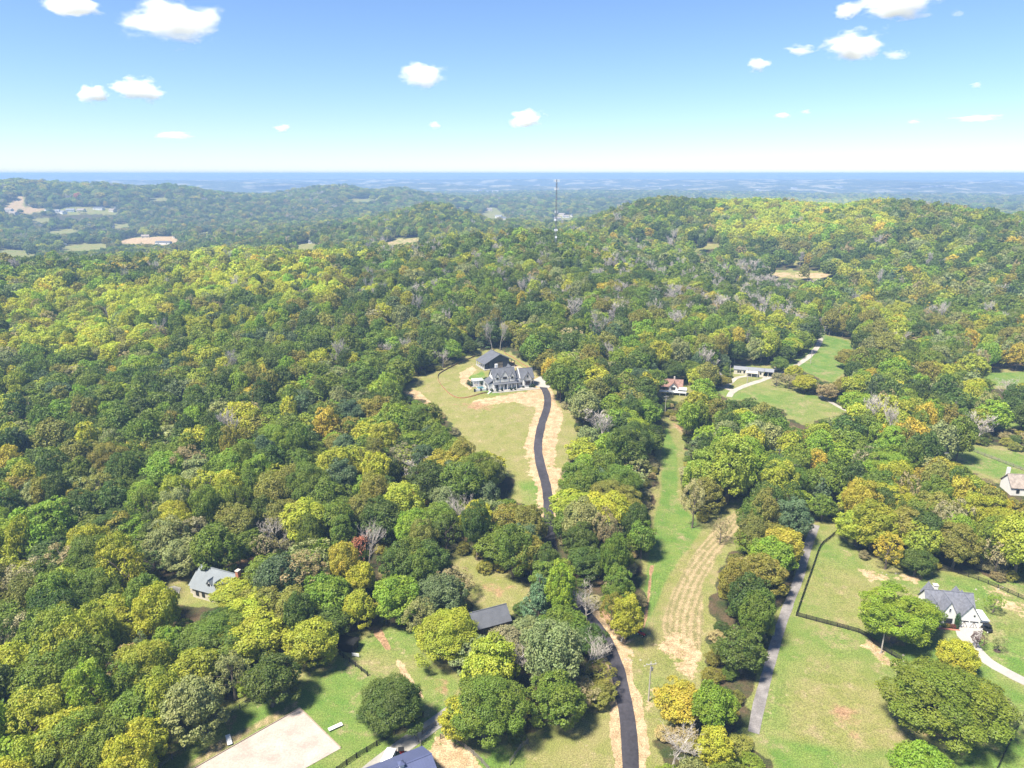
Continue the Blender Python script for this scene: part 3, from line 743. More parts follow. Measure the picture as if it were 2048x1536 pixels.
def trunk_mb(kind, seed, c, n=6, limbs=8):
    rng = random.Random(seed); m = MB()
    top = {'cone': 13.2, 'tall': 11.5, 'shrub': 5.0}.get(kind, 9.5)
    wob = [(0, 0)] + [(rng.uniform(-.35, .35), rng.uniform(-.35, .35)) for _ in range(4)]
    pts = [(wob[i][0], wob[i][1], top * i / 4 - (0.3 if i == 0 else 0)) for i in range(5)]
    r0 = 0.20 if kind == 'shrub' else 0.36
    m.tube(pts, [r0 * 1.35, r0, r0 * .8, r0 * .55, r0 * .25], n)
    idx = list(range(len(c))); rng.shuffle(idx)
    for k in idx[:limbs]:
        e = Vector(c[k]); zb = max(2.2, min(e.z * 0.62, top * .85)); tt = zb / top * 4; i = min(3, int(tt)); fr = tt - i
        b = Vector(pts[i]).lerp(Vector(pts[i + 1]), fr)
        mid = b.lerp(e, 0.5) + Vector((0, 0, 0.5))
        m.tube([b, mid, e], [r0 * .42, r0 * .28, r0 * .1], 4, cap=False)
    return m
def bare_mb(seed, dens=1.0, n=5, upright=0.55, rmin=0.024):
    rng = random.Random(seed); m = MB()
    def grow(p, d, ln, r, lev):
        k = 3 if lev < 2 else 2
        pts = [p]; q = p; dd = d
        for i in range(k):
            dd = (dd + Vector((rng.uniform(-.22, .22), rng.uniform(-.22, .22), rng.uniform(-.05, .2)))).normalized()
            q = q + dd * ln / k; pts.append(q)
        m.tube(pts, [r * (1 - 0.55 * i / k) for i in range(k + 1)], n if lev == 0 else (4 if lev == 1 else 3), cap=False)
        if lev >= 4: return
        nb = (8, 6, 4, 3)[lev]
        nb = max(2, int(round(nb * dens)))
        for i in range(nb):
            t = rng.uniform(0.35, 1.0) if lev else rng.uniform(0.38, 1.0)
            j = min(k - 1, int(t * k)); b = pts[j].lerp(pts[j + 1], t * k - j)
            a = rng.uniform(0, 6.28); ax = Vector((math.cos(a), math.sin(a), upright + rng.uniform(-.25, .5)))
            nd_ = (ax * 0.85 + dd * 0.55).normalized()
            grow(b, nd_, ln * rng.uniform(0.42, 0.62), max(r * 0.40, rmin), lev + 1)
    grow(Vector((0, 0, -0.3)), Vector((0, 0, 1)), 9.5, 0.27, 0)
    return m

KINDS = ['round', 'spread', 'tall', 'open', 'cone', 'shrub']
NVAR = {'round': 4, 'spread': 3, 'tall': 4, 'open': 2, 'cone': 2, 'shrub': 2}
LOD0 = {}; proto = []
proto_col = bpy.data.collections.new('tree_shapes')            # not linked to the scene: only a store of shapes
def store(me):
    o = bpy.data.objects.new('p%03d' % len(proto), me); proto_col.objects.link(o); proto.append(o); return len(proto) - 1
LOD1 = {}; LOD2 = {}
for ki, kd in enumerate(KINDS):
    LOD0[kd], LOD1[kd], LOD2[kd] = [], [], []
    for j in range(NVAR[kd]):
        sd_ = 100 * ki + j
        v, f, t, c = leaf_cloud(kd, sd_, 300 if kd != 'open' else 200, 0.235)
        crown = np_mesh('crown_' + kd, v, f, [MAT['leaf']], t)
        tr = trunk_mb(kd, sd_, c).mesh('trunk_' + kd, 'trunk')
        LOD0[kd].append((crown, tr))
        v, f, t, c = leaf_cloud(kd, sd_, 100 if kd != 'open' else 64, 0.37)
        tm = trunk_mb(kd, sd_, c, 4, 5)
        v2 = np.vstack([v, np.array(tm.v)]); f2 = [list(q) for q in f] + [[i + len(v) for i in q] for q in tm.f]
        t2 = np.vstack([t, np.full((len(tm.v), 2), .5)])
        LOD1[kd].append(store(np_mesh('mid_' + kd, v2, f2, [MAT['leaf_i'], MAT['trunk']], t2, [0] * len(f) + [1] * len(tm.f))))
        v, f, t, c = leaf_cloud(kd, sd_, 30, 0.66)
        LOD2[kd].append(store(np_mesh('far_' + kd, v, f, [MAT['leaf_i']], t)))
BIG = []                                                       # finer leaves for the widest crowns
for j in range(3):
    v, f, t, c = leaf_cloud('round', 40 + j, 800, 0.145)
    BIG.append((np_mesh('crown_large', v, f, [MAT['leaf']], t), trunk_mb('round', 40 + j, c, 8, 14).mesh('trunk_large', 'trunk')))
BARE0 = [bare_mb(700 + j, 1.0).mesh('bare_limbs', 'pale_bark') for j in range(3)]
BARE1 = [store(bare_mb(800 + j, 1.0, 4, rmin=0.06).mesh('bare_mid', 'pale_bark')) for j in range(3)]

TINT = dict(dark=(0.084, 0.124, 0.018), green=(0.145, 0.198, 0.021), bright=(0.212, 0.300, 0.024), lime=(0.330, 0.345, 0.030), olive=(0.225, 0.210, 0.036), gold=(0.410, 0.330, 0.036),
            sage=(0.240, 0.260, 0.090), tan=(0.310, 0.258, 0.125), rust=(0.380, 0.150, 0.060), bluegreen=(0.105, 0.148, 0.058), plum=(0.120, 0.075, 0.070), pine=(0.165, 0.240, 0.105), moss=(0.270, 0.330, 0.034), straw=(0.360, 0.350, 0.170))
TN = [k for k in TINT if k not in ('plum', 'pine', 'moss', 'straw')]
#            dark green bright lime olive gold sage tan rust blue bare
BASEW = np.array([20, 28, 12, 15, 13, 1.4, 8, 3.0, 0.03, 5, 2.5])
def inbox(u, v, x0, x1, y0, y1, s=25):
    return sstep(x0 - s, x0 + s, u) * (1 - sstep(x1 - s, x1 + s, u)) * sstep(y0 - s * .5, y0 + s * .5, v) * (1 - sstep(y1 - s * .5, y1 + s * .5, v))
ZONES = [((0, 330, 570, 720), [3, 7, 14, 50, 13.6, 4.5, 8, 3.2, 0, 0, 1], 1.0), ((330, 760, 500, 600), [4, 7, 12, 48, 11.9, 5, 6, 2.4, 0, 1, 2], 1.0), ((1430, 1780, 395, 475), [2, 6, 14, 60, 8.5, 5, 4, 0.8, 0, 0, 1], 1.0),  # sunlit patches put into leaf colour by weighting yellow tints
         ((1000, 1640, 530, 650), [18, 22, 4, 8, 11.9, 1, 8, 4, 0, 5, 34], 1.0), ((700, 1350, 480, 650), [24, 26, 6, 9, 10.2, 1, 8, 3.2, 0, 5, 8], 0.8), ((150, 1000, 760, 1050), [30, 34, 10, 6, 5.95, 0.5, 8, 1.6, 0, 8, 1.5], 0.8),
         ((1100, 1330, 800, 1200), [26, 34, 14, 8, 5.1, 0.75, 7, 1.6, 0, 6, 0.8], 0.85), ((1560, 2100, 930, 1150), [12, 15, 12, 26, 11.9, 7, 8, 5.6, 0, 4, 3], 1.0), ((1400, 1620, 1000, 1540), [14, 16, 8, 20, 15.3, 5, 6, 7.2, 0, 2, 3], 1.0),
         ((-60, 620, 1120, 1560), [13, 20, 12, 26, 13.6, 4, 6, 3.2, 0, 4, 1.5], 1.0), ((1330, 1780, 820, 960), [10, 20, 26, 24, 6.8, 2, 8, 1.6, 0, 3, 1], 1.0), ((1650, 2100, 560, 720), [16, 20, 8, 18, 15.3, 2, 8, 4.8, 0, 3, 4], 1.0), ((0, 700, 400, 505), [24, 22, 4, 6, 13.6, 1, 10, 7.2, 0, 10, 1], 1.0)]
def pick_tints(u, v, rng, x, y):
    n = len(u); W = np.tile(BASEW, (n, 1))
    for bx, w, k in ZONES:
        m = (inbox(u, v, *bx) * k)[:, None]
        W = W * (1 - m) + (np.array(w) / sum(w) * BASEW.sum()) * m
    # species grow in loose groups
    for i in range(10): W[:, i] *= 0.35 + 1.9 * vnoise(x / 38 + i * 31, y / 38 - i * 17, 50 + i) ** 1.6
    W /= W.sum(1)[:, None]
    cum = np.cumsum(W, 1); r = rng.uniform(size=n)[:, None]
    return (r > cum).sum(1).clip(0, 10)

# --- trees that stand out in the photograph: base pixel, height, crown radius, shape, colour, label
HERO = [
 (785, 1450, 12.5, 7.0, 'round', 'dark', 'round dark green tree standing alone in the grassy paddock by the arena'),
 (1783, 1284, 13.5, 8.8, 'round', 'bright', 'broad bright green shade tree beside the white house with grey roof'),
 (1840, 1262, 9.0, 4.5, 'round', 'green', 'smaller green tree between the bright shade tree and white porch'),
 (1856, 1452, 14.0, 10.5, 'round', 'green', 'largest wide crowned tree in the fenced paddock, trunk base bare'),
 (1908, 1348, 9.0, 4.6, 'round', 'lime', 'yellow green tree overhanging the white concrete driveway'),
 (1952, 1440, 10.0, 5.0, 'open', 'lime', 'loose yellow green tree behind the largest paddock tree'),
 (1990, 1460, 9.0, 4.4, 'open', 'sage', 'thin pale green tree by the driveway fence'),
 (1834, 1580, 9.5, 5.2, 'round', 'bright', 'bright green tree at the lower end of the grazed paddock'),
 (905, 1318, 14.0, 8.4, 'round', 'lime', 'big yellow green tree at the edge of the lower lawn'),
 (795, 1242, 14.0, 6.6, 'round', 'bright', 'vivid green tree above the patch of red clay'),
 (880, 1236, 13.5, 6.6, 'round', 'bluegreen', 'blue green tree between the vivid green and yellow green trees'),
 (716, 1258, 13.0, 4.6, 'tall', 'lime', 'slender yellow green tree above the small black shed'),
 (968, 1474, 14.5, 7.2, 'round', 'green', 'large rounded green tree at the end of the concrete lane'),
 (921, 1474, 10.0, 4.6, 'tall', 'lime', 'yellow green tree at the tip of the concrete lane'),
 (1116, 1448, 13.0, 5.8, 'round', 'green', 'dense green tree in the thicket beside the black driveway'),
 (948, 1345, 10.0, 6.2, 'open', 'sage', 'pale green tree with thin branches over the lower lawn'),
 (1010, 1330, 10.0, 5.0, 'round', 'tan', 'tan leaved tree in front of the dark roofed building'),
 (1120, 1300, 8.0, 4.8, 'spread', 'bright', 'flat topped lime green tree in the thicket by the driveway'),
 (1090, 1348, 8.5, 3.0, 'tall', 'sage', 'sage green juniper in the thicket by the driveway'),
 (1404, 1000, 22.0, 7.4, 'tall', 'moss', 'tall yellow green tree by the green wire strip'),
 (1452, 1008, 27.0, 9.2, 'tall', 'moss', 'tallest yellow green tree on the bend of the mown track'),
 (1384, 1056, 20.0, 4.2, 'open', 'straw', 'tall thin pale sycamore standing on the green strip'),
 (1440, 1086, 10.0, 3.0, 'open', 'tan', 'thin half bare tree in the mown track'),
 (1250, 1284, 14.0, 4.4, 'tall', 'lime', 'upright yellow green tree between the driveway and green strip'),
 (1222, 1260, 12.0, 3.4, 'open', 'olive', 'thin olive tree on the bank of the driveway'),
 (1078, 1240, 16.0, 5.0, 'cone', 'pine', 'pointed blue green pine above the dark roofed building'),
 (432, 1158, 20.0, 7.6, 'tall', 'green', 'very tall full green tree behind the silver roofed house'),
 (402, 1468, 16.0, 6.6, 'tall', 'sage', 'light green feathery tree at the wooden fence line'),
 (545, 1412, 14.0, 6.2, 'tall', 'dark', 'dark green tree at the upper corner of the arena lawn'),
 (470, 1400, 14.0, 4.2, 'open', 'sage', 'thin pale tree behind the arena lawn'),
 (505, 1395, 8.0, 3.0, 'tall', 'bright', 'small bright green tree beside the dark green corner tree'),
 (625, 1330, 12.0, 6.0, 'round', 'lime', 'yellow green tree overhanging the black shed'),
 (1362, 1440, 9.0, 5.2, 'round', 'gold', 'golden yellow tree beside the wooden utility pole'),
 (1425, 1530, 9.0, 4.4, 'tall', 'lime', 'yellow tree at the foot of the gravel lane thicket'),
 (1828, 1150, 8.5, 4.8, 'round', 'dark', 'rounded dark green tree on the upper paddock edge'),
 (1770, 1138, 13.0, 4.8, 'open', 'gold', 'golden yellow tree at the upper paddock edge'),
 (470, 1215, 8.0, 6.0, 'round', 'lime', 'yellow green tree in front of the silver roofed house'),
 (1345, 768, 14.0, 6.0, 'round', 'dark', 'dark tree with a bare trunk behind the brown roofed house'),
 (1380, 762, 12.0, 6.4, 'round', 'green', 'rounded green tree between the brown roofed house and the cabin'),
 (1452, 756, 10.0, 3.6, 'cone', 'green', 'small pointed green tree behind the weathered cabin'),
 (1446, 773, 6.0, 4.4, 'round', 'olive', 'olive bush beside the weathered cabin'),
 (1552, 772, 8.0, 4.0, 'open', 'tan', 'half bare tree at the lane end of the meadow row'),
 (1578, 778, 9.0, 5.0, 'open', 'tan', 'grey brown tree in the meadow row beside the lane'),
 (1608, 786, 10.0, 5.6, 'round', 'lime', 'yellow green tree in the meadow row'),
 (1585, 760, 9.0, 4.4, 'round', 'lime', 'bright yellow green tree at the bend of the farm lane'),
 (1652, 800, 9.0, 4.6, 'round', 'tan', 'round brownish tree beside the narrow pale track'),
 (1690, 795, 11.0, 7.0, 'round', 'olive', 'wide olive tree above the narrow pale track'),
 (1560, 744, 9.0, 4.6, 'round', 'green', 'green tree behind the carport of the cream house'),
 (1690, 738, 12.0, 6.0, 'round', 'olive', 'dark olive tree on the far side of the bright meadow'),
 (1952, 1296, 5.0, 1.8, 'open', 'plum', 'small purplish tree beside the garage apron'),
 (1994, 1302, 4.0, 1.6, 'open', 'sage', 'young staked tree in a mulch ring on the lawn'),
 (1985, 1225, 6.0, 2.6, 'open', 'bright', 'airy light green tree behind the garage'),
]
HERO += [
 (1130, 1285, 10.0, 5.6, 'round', 'green', 'green tree crowding the inner bend of the black driveway'), (1178, 1312, 8.0, 4.2, 'round', 'dark', 'dark green tree leaning over the black driveway edge'), (1060, 1300, 9.0, 5.2, 'round', 'sage', 'grey green tree below the pointed pine'),
 (1195, 1372, 6.5, 4.6, 'open', 'olive', 'low olive brush tree beside the driveway verge'), (1160, 1405, 6.5, 5.0, 'open', 'tan', 'low tan brush tree in the driveway thicket'), (1190, 1400, 5.0, 4.0, 'round', 'olive', 'low rounded olive thicket tree above the driveway grass'), (1050, 1440, 6.0, 4.0, 'open', 'olive', 'dull thin tree between the two big lane end trees')]
HERO_BARE = [
 (738, 1138, 15.0, 5.4, 'grey leafless tree with a patch of red leaves'), (1176, 1248, 11.0, 6.0, 'white leafless tree above the black driveway bend'), (1168, 1345, 11.0, 6.0, 'brown leafless tree in the thicket beside the driveway'),
 (1345, 1534, 10.0, 5.6, 'large white leafless tree below the utility pole'), (1030, 1350, 9.0, 5.5, 'grey leafless tree in front of the wooden deck'), (985, 702, 17.0, 5.0, 'tall pale leafless tree close behind the dark barn'), (1000, 700, 17.0, 4.4, 'slim pale leafless tree behind the barn ridge'),
 (1042, 706, 14.0, 6.4, 'wide grey leafless tree beside the barn fence'), (770, 724, 12.0, 6.5, 'grey leafless tree above the hill meadow'), (885, 735, 11.0, 6.0, 'brownish leafless tree at the hill meadow edge'), (112, 1112, 8.0, 4.0, 'pale leafless tree below the hidden brown roof'),
 (565, 1160, 7.0, 4.4, 'pale leafless tree beside the red clay yard'), (62, 845, 12.0, 6.0, 'brown leafless tree in the dark green woods'), (2015, 806, 13.0, 7.0, 'grey leafless tree below the small eastern meadow'), (1870, 850, 11.0, 6.0, 'twisted grey leafless tree near the pale roofed shed'), (1140, 1330, 8.0, 4.5, 'small grey leafless tree beside the flat topped lime tree')]
trees_xy = []
rng = np.random.default_rng(4)
def jitter(col, k=0.16):
    f = 1 + rng.uniform(-k, k); g = rng.uniform(-0.10, 0.10)
    return (col[0] * f * (1 + g), col[1] * f, col[2] * f * (1 - g), 1.0)
def make_tree(name, x, y, z, h, r, kind, tint, label, group=None, cat='tree', var=None):
    root = empty(name, (x, y, z), rng.uniform(0, 6.28))
    crown, tr = LOD0[kind][int(rng.integers(NVAR[kind])) if var is None else var]
    if kind == 'round' and r > 6.9: crown, tr = BIG[int(rng.integers(3))]
    sc = (r / R0, r / R0 * rng.uniform(.92, 1.08), h / H0)
    t = mesh_obj('trunk', tr, root); t.scale = sc
    c = mesh_obj('crown', crown, root); c.scale = sc; c.color = tint
    tag(root, label, cat, group)
    return root
def make_bare(name, x, y, z, h, r, label, group=None):
    root = empty(name, (x, y, z), rng.uniform(0, 6.28))
    b = mesh_obj('limbs', BARE0[int(rng.integers(3))], root); b.scale = (r / R0, r / R0, h / H0)
    tag(root, label, 'bare tree', group)
    return root
for u, v, h, r, kd, tn, lab in HERO:
    p = hit(u, v); trees_xy.append((p[0], p[1], r))
    make_tree('pine_tree' if kd == 'cone' else 'broadleaf_tree', p[0], p[1], p[2], h, r, kd, jitter(TINT[tn], 0.06), lab)
for i, (u, v, h, r, lab) in enumerate(HERO_BARE):
    p = hit(u, v); trees_xy.append((p[0], p[1], r * (1.5 if i == 0 else 0.6)))
    b = make_bare('bare_tree', p[0], p[1], p[2], h, r, lab)
    if i == 0:
        vv_, ff_, tt_, _c = leaf_cloud('open', 77, 80, 0.26)
        keep = vv_.reshape(-1, 4, 3)[:, :, 0].mean(1) < 0.2
        vq = vv_.reshape(-1, 4, 3)[keep].reshape(-1, 3); tq = tt_.reshape(-1, 4, 2)[keep].reshape(-1, 2)
        lv = mesh_obj('red_leaves', np_mesh('red_leaves', vq, np.arange(len(vq)).reshape(-1, 4), [MAT['leaf']], tq), b); lv.color = (0.34, 0.13, 0.075, 1); b.rotation_euler.z = 0
        lv['label'] = 'patch of red leaves'
hero_xy = np.array(trees_xy)

# --- the forest: jittered grid, thinned by the clearings, the roads and what a nearer ridge hides
BUILD_PX = [(1015, 768, 19), (990, 724, 16), (1910, 1235, 17), (425, 1185, 14), (106, 1072, 9), (825, 1540, 18), (1505, 745, 15), (1345, 783, 9), (1432, 762, 7), (1882, 903, 5), (2036, 985, 9), (690, 1300, 5), (985, 1265, 8), (330, 1185, 9)]
BUILD_XY = [(hit(u, v)[:2], r) for u, v, r in BUILD_PX]
def candidates(r0, r1, sp_, seed, rmul):
    g = np.random.default_rng(seed)
    X, Y = np.meshgrid(np.arange(-r1 * 0.8, r1 * 0.8, sp_), np.arange(60, r1 * 1.0, sp_))
    x = X.ravel() + g.uniform(-.46, .46, X.size) * sp_; y = Y.ravel() + g.uniform(-.46, .46, X.size) * sp_
    D = np.hypot(x, y); az = np.abs(np.arctan2(x, y))
    k = (D >= r0) & (D < r1) & (az < R(47))
    x, y, D = x[k], y[k], D[k]
    z = hfun(x, y)
    n_ = len(x)
    r = g.uniform(3.3, 6.6, n_) * rmul; h = g.uniform(9.5, 19.0, n_) * (1 + 0.25 * (rmul - 1)); h *= 0.82 + 0.36 * vnoise(x / 60, y / 60, 71)
    return x, y, z, D, r, h
def thin(x, y, z, D, r, h):
    ok = np.ones(len(x), bool)
    ub, vb = project(x, y, z)
    ok &= (ub > -480) & (ub < 2560) & (vb < 2000)
    tests = [(0, 0, 0.0), (0, 0, .55), (0, 0, .95), (-.75, 0, .5), (.75, 0, .5), (-.5, 0, .85), (.5, 0, .85)]
    prj = []
    for ax, _, hz in tests:
        prj.append(project(x + ax * r, y, z + hz * h))
    for pl in CLEAR:
        P_ = np.array(pl); x0, y0 = P_.min(0) - 3; x1, y1 = P_.max(0) + 3
        for (u, v) in prj:
            s = ok & (u > x0) & (u < x1) & (v > y0) & (v < y1)
            if s.any():
                idx = np.where(s)[0]
                lim = np.full(len(idx), 1.0 if pl is not ROW else 2.5)
                if any(pl is f_ for f_ in FARF):        # ragged hedgerows and single trees in the far fields
                    lim = 1.2 - 2.2 * vnoise(x[idx] / 35, y[idx] / 35, 33); lim[vnoise(x[idx] / 7, y[idx] / 7, 35) > 0.965] = -99
                ok[idx[poly_sdf(pl, u[idx], v[idx]) < lim]] = False
    for line, w, k in ((W_DRIVE, 2.6, 0.0), (W_LANE_E, 2.6, 0.42), (W_LANE_S, 4.0, 0.35)):
        s = np.where(ok & (D < 500))[0]
        if len(s): ok[s[line_dist(line, x[s], y[s]) < w + r[s] * k]] = False
    for (c, rr) in BUILD_XY: ok &= np.hypot(x - c[0], y - c[1]) > rr
    s = np.where(ok & (D < 560))[0]
    for hx, hy, hr in hero_xy:
        ok[s[np.hypot(x[s] - hx, y[s] - hy) < (hr * 0.78 + r[s] * 0.5)]] = False
    return ok
# running skyline per column, to drop what stands wholly behind a ridge
ang = (Z + 14 - CAMZ) / RD
sky_max = np.maximum.accumulate(np.where(RD > 100, ang, -9), axis=1)
def hidden(x, y, z, h, D):
    a = np.arctan2(x, y); i = np.clip(np.searchsorted(azr, a), 0, len(azr) - 1)
    j = np.clip(np.searchsorted(rad, D * 0.90) - 1, 0, len(rad) - 1)
    return (z + h - CAMZ) / D < sky_max[i, j] - 0.004 - 3.0 / D
sets = []
for r0, r1, sp_, seed, rm in ((90, 720, 8.2, 1, 1.12), (720, 1500, 9.6, 2, 1.18), (1500, 2600, 13.5, 3, 1.55), (2600, 5200, 22.0, 5, 2.4)):
    x, y, z, D, r, h = candidates(r0, r1, sp_, seed, rm)
    ok = thin(x, y, z, D, r, h) & ~hidden(x, y, z, h, D)
    if r0 > 1000:   # open country with broken woods in the valleys
        gap = fbm(x / 260, y / 260, 91, 3); ok &= ~((gap > 0.60) & (z < 0) & (vnoise(x / 30, y / 30, 4) < 0.75))
    sets.append([q[ok] for q in (x, y, z, D, r, h)])
TX, TY, TZ, TD, TR, TH = [np.concatenate([s[i] for s in sets]) for i in range(6)]
TU, TV = project(TX, TY, TZ + TH * .6)
TC = pick_tints(TU, TV, rng, TX, TY)
shape_r = rng.uniform(size=len(TX))
order = np.argsort(-(TR * TH / TD ** 2))
inview = (TU > -30) & (TU < 2080) & (TV < 1600)
order = order[inview[order]]
big = []
nb = 0
for i in order:
    if TC[i] == 10:
        if nb >= 40: continue
        nb += 1
    big.append(i)
    if len(big) >= 262: break
big = np.array(big); isbig = np.zeros(len(TX), bool); isbig[big] = True
CW = dict(dark='dark green', green='mid green', bright='bright green', lime='yellow green', olive='dull olive', gold='golden yellow', sage='pale grey green', tan='tan leaved', rust='rust red', bluegreen='blue green')
SW = dict(round='rounded', spread='broad crowned', tall='upright', open='thin crowned', cone='pointed')
MARKS = [('the silver roofed house', 425, 1190), ('the hidden brown roof', 107, 1080), ('the arena lawn', 560, 1400), ('the patch of red clay', 755, 1270), ('the small glade', 960, 1180), ('the dark roofed building', 985, 1265), ('the black driveway bend', 1190, 1255), ('the lower black driveway', 1255, 1450), ('the hill meadow foot', 1070, 1000), ('the hill meadow side', 960, 900), ('the green wire strip', 1320, 1000), ('the lower green wire strip', 1295, 1200), ('the mown track', 1430, 1090),
         ('the upper gravel lane', 1625, 1070), ('the lower gravel lane', 1530, 1370), ('the upper paddock edge', 1760, 1130), ('the white brick house', 1930, 1180), ('the small pasture', 1960, 920), ('the pale roofed shed', 1883, 905), ('the deck house', 1345, 785), ('the rutted arena track', 380, 1480), ('the red clay yard', 480, 1130), ('the half red leafless tree', 738, 1135), ('the silver house back yard', 432, 1120), ('the western forest bottom', 60, 1400), ('the western forest slope', 60, 1200), ('the forest above the silver roof', 350, 1020), ('the forest above the brown roof', 60, 980), ('the middle forest', 700, 1020)]
MXY = np.array([hit(u, v)[:2] for _, u, v in MARKS])
def tree_label(i, what, kd=None):
    dd_ = np.hypot(MXY[:, 0] - TX[i], MXY[:, 1] - TY[i]); k = int(np.argmin(dd_)); nm = MARKS[k][0]
    size = 'tall ' if TH[i] > 15.5 else ('low ' if TH[i] < 11 else '')
    rel = 'in' if 'forest' in nm else ('beside' if dd_[k] < 16 else 'in the woods near')
    return size + what + ' ' + rel + ' ' + nm, what + ' trees near ' + nm
def shape_for(tn, q, u=None):
    if tn == 'bluegreen': return 'cone' if q < 0.35 else 'tall'
    if tn in ('tan',): return 'open'
    if tn == 'sage': return 'open' if q < 0.3 else ('tall' if q < 0.65 else 'round')
    if q < 0.42: return 'round'
    if q < 0.68: return 'spread'
    if q < 0.92: return 'tall'
    return 'open'
for i in big:
    if TC[i] == 10:
        lb, gp = tree_label(i, 'grey leafless tree')
        make_bare('bare_tree', TX[i], TY[i], TZ[i], TH[i] * .9, TR[i], lb, gp)
        continue
    tn = TN[TC[i]]; kd = shape_for(tn, shape_r[i])
    lb, gp = tree_label(i, SW[kd] + ' ' + CW[tn] + ' tree')
    make_tree('broadleaf_tree' if kd != 'cone' else 'pine_tree', TX[i], TY[i], TZ[i], TH[i], TR[i] * 1.05, kd, jitter(TINT[tn]), lb, lb.replace(' tree ', ' trees '))
# undergrowth along every wood edge and between the trunks
ux, uy, uz, uD, ur, uh = candidates(95, 420, 4.2, 8, 0.5)
uh = uh * 0.22; ur = ur * 0.9
oku = thin(ux, uy, uz, uD, ur, uh) & (rng.uniform(size=len(ux)) < 0.55)
ux, uy, uz, ur, uh = [q[oku] for q in (ux, uy, uz, ur, uh)]

def scatter(name, x, y, z, r, h, tint, variant, label, cat):
    me = bpy.data.meshes.new(name + '_points')
    me.from_pydata([(float(a), float(b), float(c)) for a, b, c in zip(x, y, z)], [], [])
    a = me.attributes.new('tint', 'FLOAT_COLOR', 'POINT'); a.data.foreach_set('color', np.asarray(tint, np.float32).ravel())
    a = me.attributes.new('variant', 'INT', 'POINT'); a.data.foreach_set('value', np.asarray(variant, np.int32))
    a = me.attributes.new('size', 'FLOAT_VECTOR', 'POINT'); a.data.foreach_set('vector', np.stack([r / R0, r / R0, h / H0], -1).astype(np.float32).ravel())
    a = me.attributes.new('turn', 'FLOAT_VECTOR', 'POINT'); tv = np.zeros((len(x), 3), np.float32); tv[:, 2] = rng.uniform(0, 6.28, len(x)); a.data.foreach_set('vector', tv.ravel())
    o = mesh_obj(name, me)
    ng = bpy.data.node_groups.new(name + '_nodes', 'GeometryNodeTree')
    ng.interface.new_socket('Geometry', in_out='INPUT', socket_type='NodeSocketGeometry')
    ng.interface.new_socket('Geometry', in_out='OUTPUT', socket_type='NodeSocketGeometry')
    N = ng.nodes.new; L = ng.links.new
    gi = N('NodeGroupInput'); go = N('NodeGroupOutput')
    ci = N('GeometryNodeCollectionInfo'); ci.inputs['Collection'].default_value = proto_col; ci.inputs['Separate Children'].default_value = True; ci.inputs['Reset Children'].default_value = True
    ip = N('GeometryNodeInstanceOnPoints'); ip.inputs['Pick Instance'].default_value = True
    def attr(nm, ty):
        q = N('GeometryNodeInputNamedAttribute'); q.data_type = ty; q.inputs['Name'].default_value = nm; return q.outputs['Attribute']
    mp = N('GeometryNodeMeshToPoints')
    L(gi.outputs[0], mp.inputs['Mesh']); L(mp.outputs[0], ip.inputs['Points']); L(ci.outputs[0], ip.inputs['Instance'])
    L(attr('variant', 'INT'), ip.inputs['Instance Index']); L(attr('size', 'FLOAT_VECTOR'), ip.inputs['Scale'])
    e2r = N('FunctionNodeEulerToRotation'); L(attr('turn', 'FLOAT_VECTOR'), e2r.inputs[0]); L(e2r.outputs[0], ip.inputs['Rotation'])
    L(ip.outputs[0], go.inputs[0])
    md = o.modifiers.new('scatter', 'NODES'); md.node_group = ng
    return tag(o, label, cat, None, 'stuff')
rest = np.where(~isbig)[0]
sunny = np.max([inbox(TU, TV, *ZONES[k][0], 40) * (0.35 + vnoise(TX / 45, TY / 45, 66)) for k in range(3)], 0)  # mask of the sunlit patches painted into forest tints
rv = np.empty(len(rest), int); rt = np.empty((len(rest), 4))
for q, i in enumerate(rest):
    fary = TD[i] > 640
    if TC[i] == 10:
        rv[q] = BARE1[i % 3]; rt[q] = (.3, .3, .3, 1); continue
    tn = TN[TC[i]]; kd = shape_for(tn, shape_r[i])
    rv[q] = (LOD2 if fary else LOD1)[kd][i % NVAR[kd]]
    rt[q] = jitter(TINT[tn])
    if tn in ('lime', 'gold', 'bright', 'green') and sunny[i] > 0.5: rt[q][:3] *= 1.3           # patches of sunlight painted into the leaf tint
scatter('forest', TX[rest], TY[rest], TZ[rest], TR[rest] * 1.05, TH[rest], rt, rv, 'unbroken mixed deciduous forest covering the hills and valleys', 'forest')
ut = np.array([jitter(TINT[('dark', 'green', 'olive', 'olive', 'tan')[int(k)]], 0.25) for k in rng.integers(0, 5, len(ux))])
scatter('undergrowth', ux, uy, uz, ur, uh, ut, [LOD1['shrub'][int(k)] for k in rng.integers(0, 2, len(ux))], 'tangled undergrowth beneath and along the edges of the forest', 'undergrowth')
